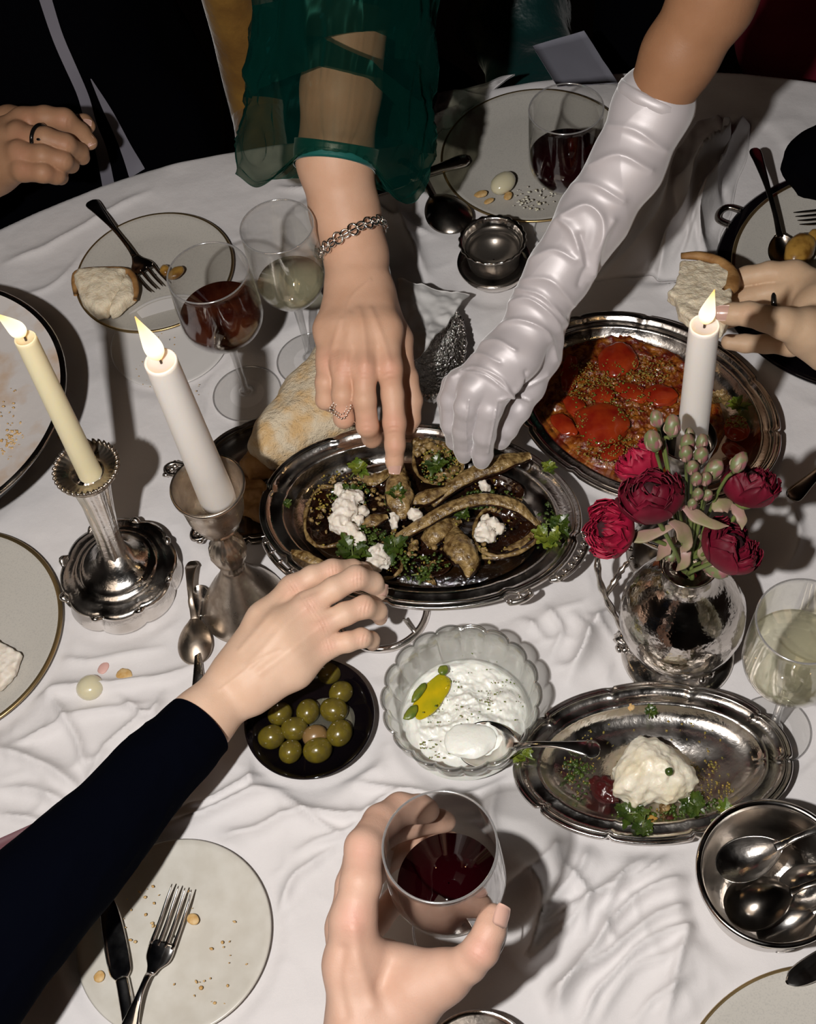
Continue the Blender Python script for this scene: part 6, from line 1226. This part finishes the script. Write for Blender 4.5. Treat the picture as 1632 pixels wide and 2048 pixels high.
def patch(name, o, Lp, Rp, m_, par, th=.0018, n=14, label=None):
    """a strip of cloth lying on the mesh between two pixel polylines"""
    L2 = spline(np.array([[*p, 0] for p in Lp], float), 6)[:, :2]; R2 = spline(np.array([[*p, 0] for p in Rp], float), 6)[:, :2]; m = 6; V = []
    last = None
    for a, b in zip(L2, R2):
        for k in range(m):
            q = a + (b - a) * k / (m - 1); h_ = on_mesh(o, [q], .004)[0]
            if h_ is None: h_ = last if last is not None else P(*q, -.02)
            V.append(h_); last = h_
    V = np.array(V); nn = len(L2); W = V.reshape(nn, m, 3)
    V = W.reshape(-1, 3); B = V + np.array([0, 0, -th]); F = grid_faces(nn, m).tolist(); k = len(V); F += [[a + k for a in f[::-1]] for f in F[:]]
    return obj(name, (np.vstack([V, B]), F), m_, par, label=label)
patch('satin_trim', _jk, [(70, -20), (105, 80), (150, 180), (168, 240), (190, 300), (205, 372)], [(96, -20), (125, 70), (172, 180), (190, 240), (212, 295), (228, 362)], M_GREY, pA, label='long grey satin lapel trim')
patch('satin_lapel', _jk, [(178, 155), (200, 210), (232, 280), (258, 352)], [(180, 155), (222, 220), (260, 290), (288, 335)], M_GREY, pA, label='pointed grey satin lapel end')
cz_ = thing('dining_chair', 'mustard velvet chair back showing between the black jacket and green sleeve', 'chair', (*P(520, 60, 0)[:2], 0))
ch0 = np.array([-.085, 1.52, .78])
lump('backrest', M_MUST, cz_, [(ch0 + [-.015, 0, .05], ch0 + [-.015, -.02, -.25], .035, .035), (ch0 + [0, .05, .05], ch0 + [0, .05, -.25], .035, .035)], amp=.005, seed=8)
lump('seat', M_MUST, cz_, [(ch0 + [-.015, -.20, -.22], ch0 + [-.015, 0, -.22], .036, .036)], amp=.004, seed=9)
for sx in (-.02, .01):
    for sy in (-.19, .05): obj('leg', tube([ch0 + [sx, sy, -.24], [ch0[0] + sx, ch0[1] + sy, .0]], [.018, .012], 10, 2), M_WOOD, cz_)
# guest in green taffeta beyond the table, guest in burgundy, black bag
def skirt(label, m_, cones, seed, nm='skirt', name='person'):
    p = thing(name, label, 'person', np.array([*cones[0][0][:2], 0])); lump(nm, m_, p, cones, amp=.012, sc=14, seed=seed); return p
skirt('person seated in a teal taffeta dress beyond the grey plate, only the lap visible', M_TEAL, [(np.array([.262, 1.34, .60]), np.array([.262, 1.50, .62]), .062, .062), (np.array([.262, 1.54, .62]), np.array([.262, 1.58, 1.0]), .062, .062)], 12)
skirt('person seated in burgundy cloth at the far corner behind the potato plate', M_BURG, [(np.array([.600, 1.32, .64]), np.array([.70, 1.24, .64]), .080, .09), (np.array([.60, 1.34, .7]), np.array([.62, 1.40, 1.1]), .10, .11)], 13)
obj('black_bag', blob(P(1660, 325, .045), (.046, .040, .036), .3, amp=.12, sc=1.2, seed=4, n=4), M_BLACK, label='black rounded bag resting at the cloth edge above the potato plate', cat='bag')
# --- person in the navy sleeve (hand E)
pE = body('person', 'person in a navy sleeve lifting the near rim of the aubergine platter with bent fingers', 'person', M_SKE,
    [[(-250, 2100, .16, 130), (60, 1800, .12, 100), (300, 1545, .092, 74), (400, 1445, .082, 62), (452, 1392, .080, 60)]],
    [[(470, 1340, .086, 46), (530, 1240, .096, 34), (585, 1178, .098, 26)], [(490, 1345, .090, 48), (560, 1265, .102, 38), (618, 1210, .104, 27)], [(505, 1365, .088, 48), (580, 1305, .098, 38), (642, 1250, .099, 26)], [(505, 1385, .080, 44), (590, 1340, .086, 34), (655, 1293, .088, 23)], [(490, 1350, .066, 46), (600, 1270, .072, 42)]],
    [[(585, 1176, .098, 25), (625, 1153, .101, 22), (665, 1140, .098, 21.5), (705, 1138, .084, 19), (725, 1142, .074, 17), (733, 1145, .070, 14)],
     [(618, 1210, .104, 26), (668, 1178, .108, 24), (712, 1155, .106, 24), (745, 1165, .090, 21), (758, 1182, .076, 17), (757, 1188, .073, 14)],
     [(642, 1250, .099, 25), (690, 1228, .102, 23), (728, 1214, .099, 22.5), (755, 1222, .083, 18.5), (760, 1236, .071, 15)],
     [(655, 1293, .088, 22), (695, 1284, .090, 20), (723, 1276, .087, 19.5), (742, 1280, .072, 16.5), (745, 1288, .064, 14)],
     [(560, 1230, .070, 34), (620, 1190, .056, 26), (680, 1165, .048, 21), (720, 1158, .046, 17)]],
    knuck=[(588, 1176, .112, 26, 10, -6, 1), (621, 1210, .118, 28, 10, -6, 1.1), (645, 1250, .112, 26, 10, -5, .9), (657, 1292, .10, 23, 10, -3, .7), (665, 1140, .110, 22, 10, -1, 1.2), (714, 1154, .118, 24, 10, 0, 1.4), (729, 1213, .111, 23, 10, 2, 1.3), (725, 1275, .098, 20, 10, 2, 1.2)],
    tend=[(.0011, 8, [(500, 1330), (560, 1262), (612, 1215)]), (.0009, 8, [(520, 1345), (590, 1292), (638, 1254)]), (.0008, 6, [(480, 1300), (540, 1230), (580, 1182)]), (-.0012, 10, [(600, 1190), (630, 1180)]), (-.0010, 9, [(628, 1238), (660, 1226)]), (.0006, 4, [(440, 1380), (520, 1320), (560, 1300)])])
nail(pE, 757, 1180, .078, 17, 3, 10, L=.010, up=nrm(toC(P(757, 1180, .08)) + CR * .9)); nail(pE, 759, 1229, .076, 15.5, 4, 10, L=.009, up=nrm(toC(P(757, 1230, .08)) + CR * .9)); nail(pE, 744, 1284, .067, 14.5, 3, 10, L=.008, up=nrm(toC(P(744, 1284, .07)) + CR * .9))
obj('navy_sleeve', cloth_tube([(399, 1452, .083, 74), (355, 1498, .088, 79), (290, 1562, .095, 86), (215, 1650, .104, 97), (120, 1750, .116, 112), (0, 1880, .132, 130), (-160, 2060, .150, 150), (-300, 2220, .165, 160)], 96, 10, ridge=.045, seed=5, sc=(3, 1.6)), M_NAVY, pE, label='navy wool sleeve with a plain straight cuff')
# --- person holding the wine glass (hand F)
pF = body('person', 'person at the near edge holding up a wine glass of dark red wine', 'person', M_SKF,
    [[(735, 2420, .06, 150), (745, 2230, .095, 122), (752, 2120, .118, 112), (758, 2050, .135, 102)]],
    [[(722, 2050, .150, 68), (702, 1930, .168, 50), (706, 1842, .185, 43)], [(735, 2050, .130, 66), (700, 1940, .140, 44), (690, 1856, .155, 35)], [(740, 2050, .110, 62), (706, 1950, .112, 42), (700, 1870, .124, 33)], [(745, 2050, .100, 56), (722, 1950, .090, 38), (720, 1890, .098, 30)],
     [(790, 2040, .142, 70), (840, 1978, .158, 56), (890, 1955, .166, 46)], [(740, 2000, .135, 66), (768, 1930, .135, 52)], [(720, 1900, .172, 34), (800, 1935, .155, 36), (880, 1950, .165, 40)]],
    [[(706, 1842, .185, 42), (722, 1765, .196, 41), (728, 1695, .196, 38), (762, 1645, .178, 36), (800, 1618, .166, 32), (842, 1618, .158, 28), (856, 1622, .156, 23)],
     [(690, 1856, .155, 34), (705, 1770, .160, 33), (722, 1715, .156, 33), (765, 1668, .142, 30), (820, 1648, .134, 27), (880, 1642, .128, 23), (893, 1644, .126, 19)],
     [(700, 1870, .124, 32), (722, 1790, .126, 31), (745, 1740, .122, 30), (790, 1706, .110, 28), (850, 1690, .104, 25), (900, 1684, .100, 22)],
     [(720, 1890, .098, 29), (755, 1840, .094, 27), (790, 1800, .088, 25), (840, 1775, .080, 23), (880, 1770, .076, 20)],
     [(890, 1953, .166, 44), (935, 1928, .180, 38), (962, 1900, .190, 36), (980, 1860, .194, 31), (985, 1836, .194, 26), (986, 1832, .194, 23)]],
    h=.0013, kp=.012, kf=.009, knuck=[(706, 1838, .205, 34, 0, -10, .9), (722, 1694, .218, 34, 2, -10, 1.2), (692, 1850, .175, 30, 0, -10, .5), (958, 1900, .206, 34, 6, -10, .8)],
    tend=[(.0016, 14, [(745, 2010), (716, 1920), (708, 1860)]), (-.0016, 12, [(685, 1900), (678, 1960), (690, 2030)]), (-.0012, 14, [(780, 1930), (760, 1980)])])
nail(pF, 992, 1833, .196, 24, 3, -10, L=.014, up=nrm(toC(P(990, 1835, .19)) + CR * .75))
wine_glass('lifted wine glass of dark red wine gripped by the near hand', CAN, .175, .075, .0355, .0385, wine=M_WINE, wz=.103, z0=.062)
# --- person holding the bread (hand D)
pD = body('person', 'person at the table side holding torn bread between thumb and fingers, with a black ring', 'person', M_SKD,
    [[(1960, 700, .06, 78), (1800, 665, .085, 72), (1700, 640, .100, 70), (1650, 625, .105, 66)]],
    [[(1650, 590, .105, 42), (1590, 552, .105, 30)], [(1650, 610, .102, 42), (1588, 585, .098, 28)], [(1650, 630, .098, 40), (1590, 615, .088, 26)], [(1650, 655, .092, 40), (1580, 690, .070, 22)], [(1660, 670, .112, 50), (1615, 660, .122, 42), (1570, 648, .134, 31)], [(1660, 610, .095, 50), (1600, 600, .092, 36)], [(1650, 700, .10, 44), (1610, 680, .11, 34)]],
    [[(1590, 550, .105, 28), (1540, 545, .104, 22), (1495, 553, .100, 20.5), (1455, 566, .098, 19)], [(1588, 585, .098, 26), (1540, 585, .093, 21), (1495, 594, .090, 20), (1450, 606, .089, 18)],
     [(1588, 612, .088, 24), (1540, 616, .080, 19.5), (1495, 628, .078, 19), (1455, 640, .080, 17)], [(1585, 688, .070, 22), (1530, 688, .064, 18.5), (1490, 687, .062, 18), (1458, 684, .062, 16)],
     [(1570, 647, .134, 31), (1530, 637, .141, 26), (1498, 628, .143, 24.5), (1465, 628, .141, 22), (1452, 628, .140, 19)]],
    h=.0013, knuck=[(1498, 627, .158, 24, 10, 1, 1.2)])
nail(pD, 1449, 626, .1415, 19, -10, 0, L=.0155)
rcD = P(1556, 604, .088); RfD = frame(nrm(P(1588, 612, .088) - P(1540, 616, .080))); rgD = obj('ring', tube([rcD + (np.array([math.cos(a), math.sin(a), 0]) * 27 * S(1558, 613, .084)) @ RfD for a in np.linspace(0, math.tau, 40, endpoint=False)], .0026, 8, closed=True), M_RBAND, pD, label='black and gold finger ring')
obj('burgundy_sleeve', cloth_tube([(1705, 642, .100, 84), (1800, 665, .085, 92), (1960, 700, .06, 100)], 60, 8, ridge=.05, seed=9), M_BURG, pD)
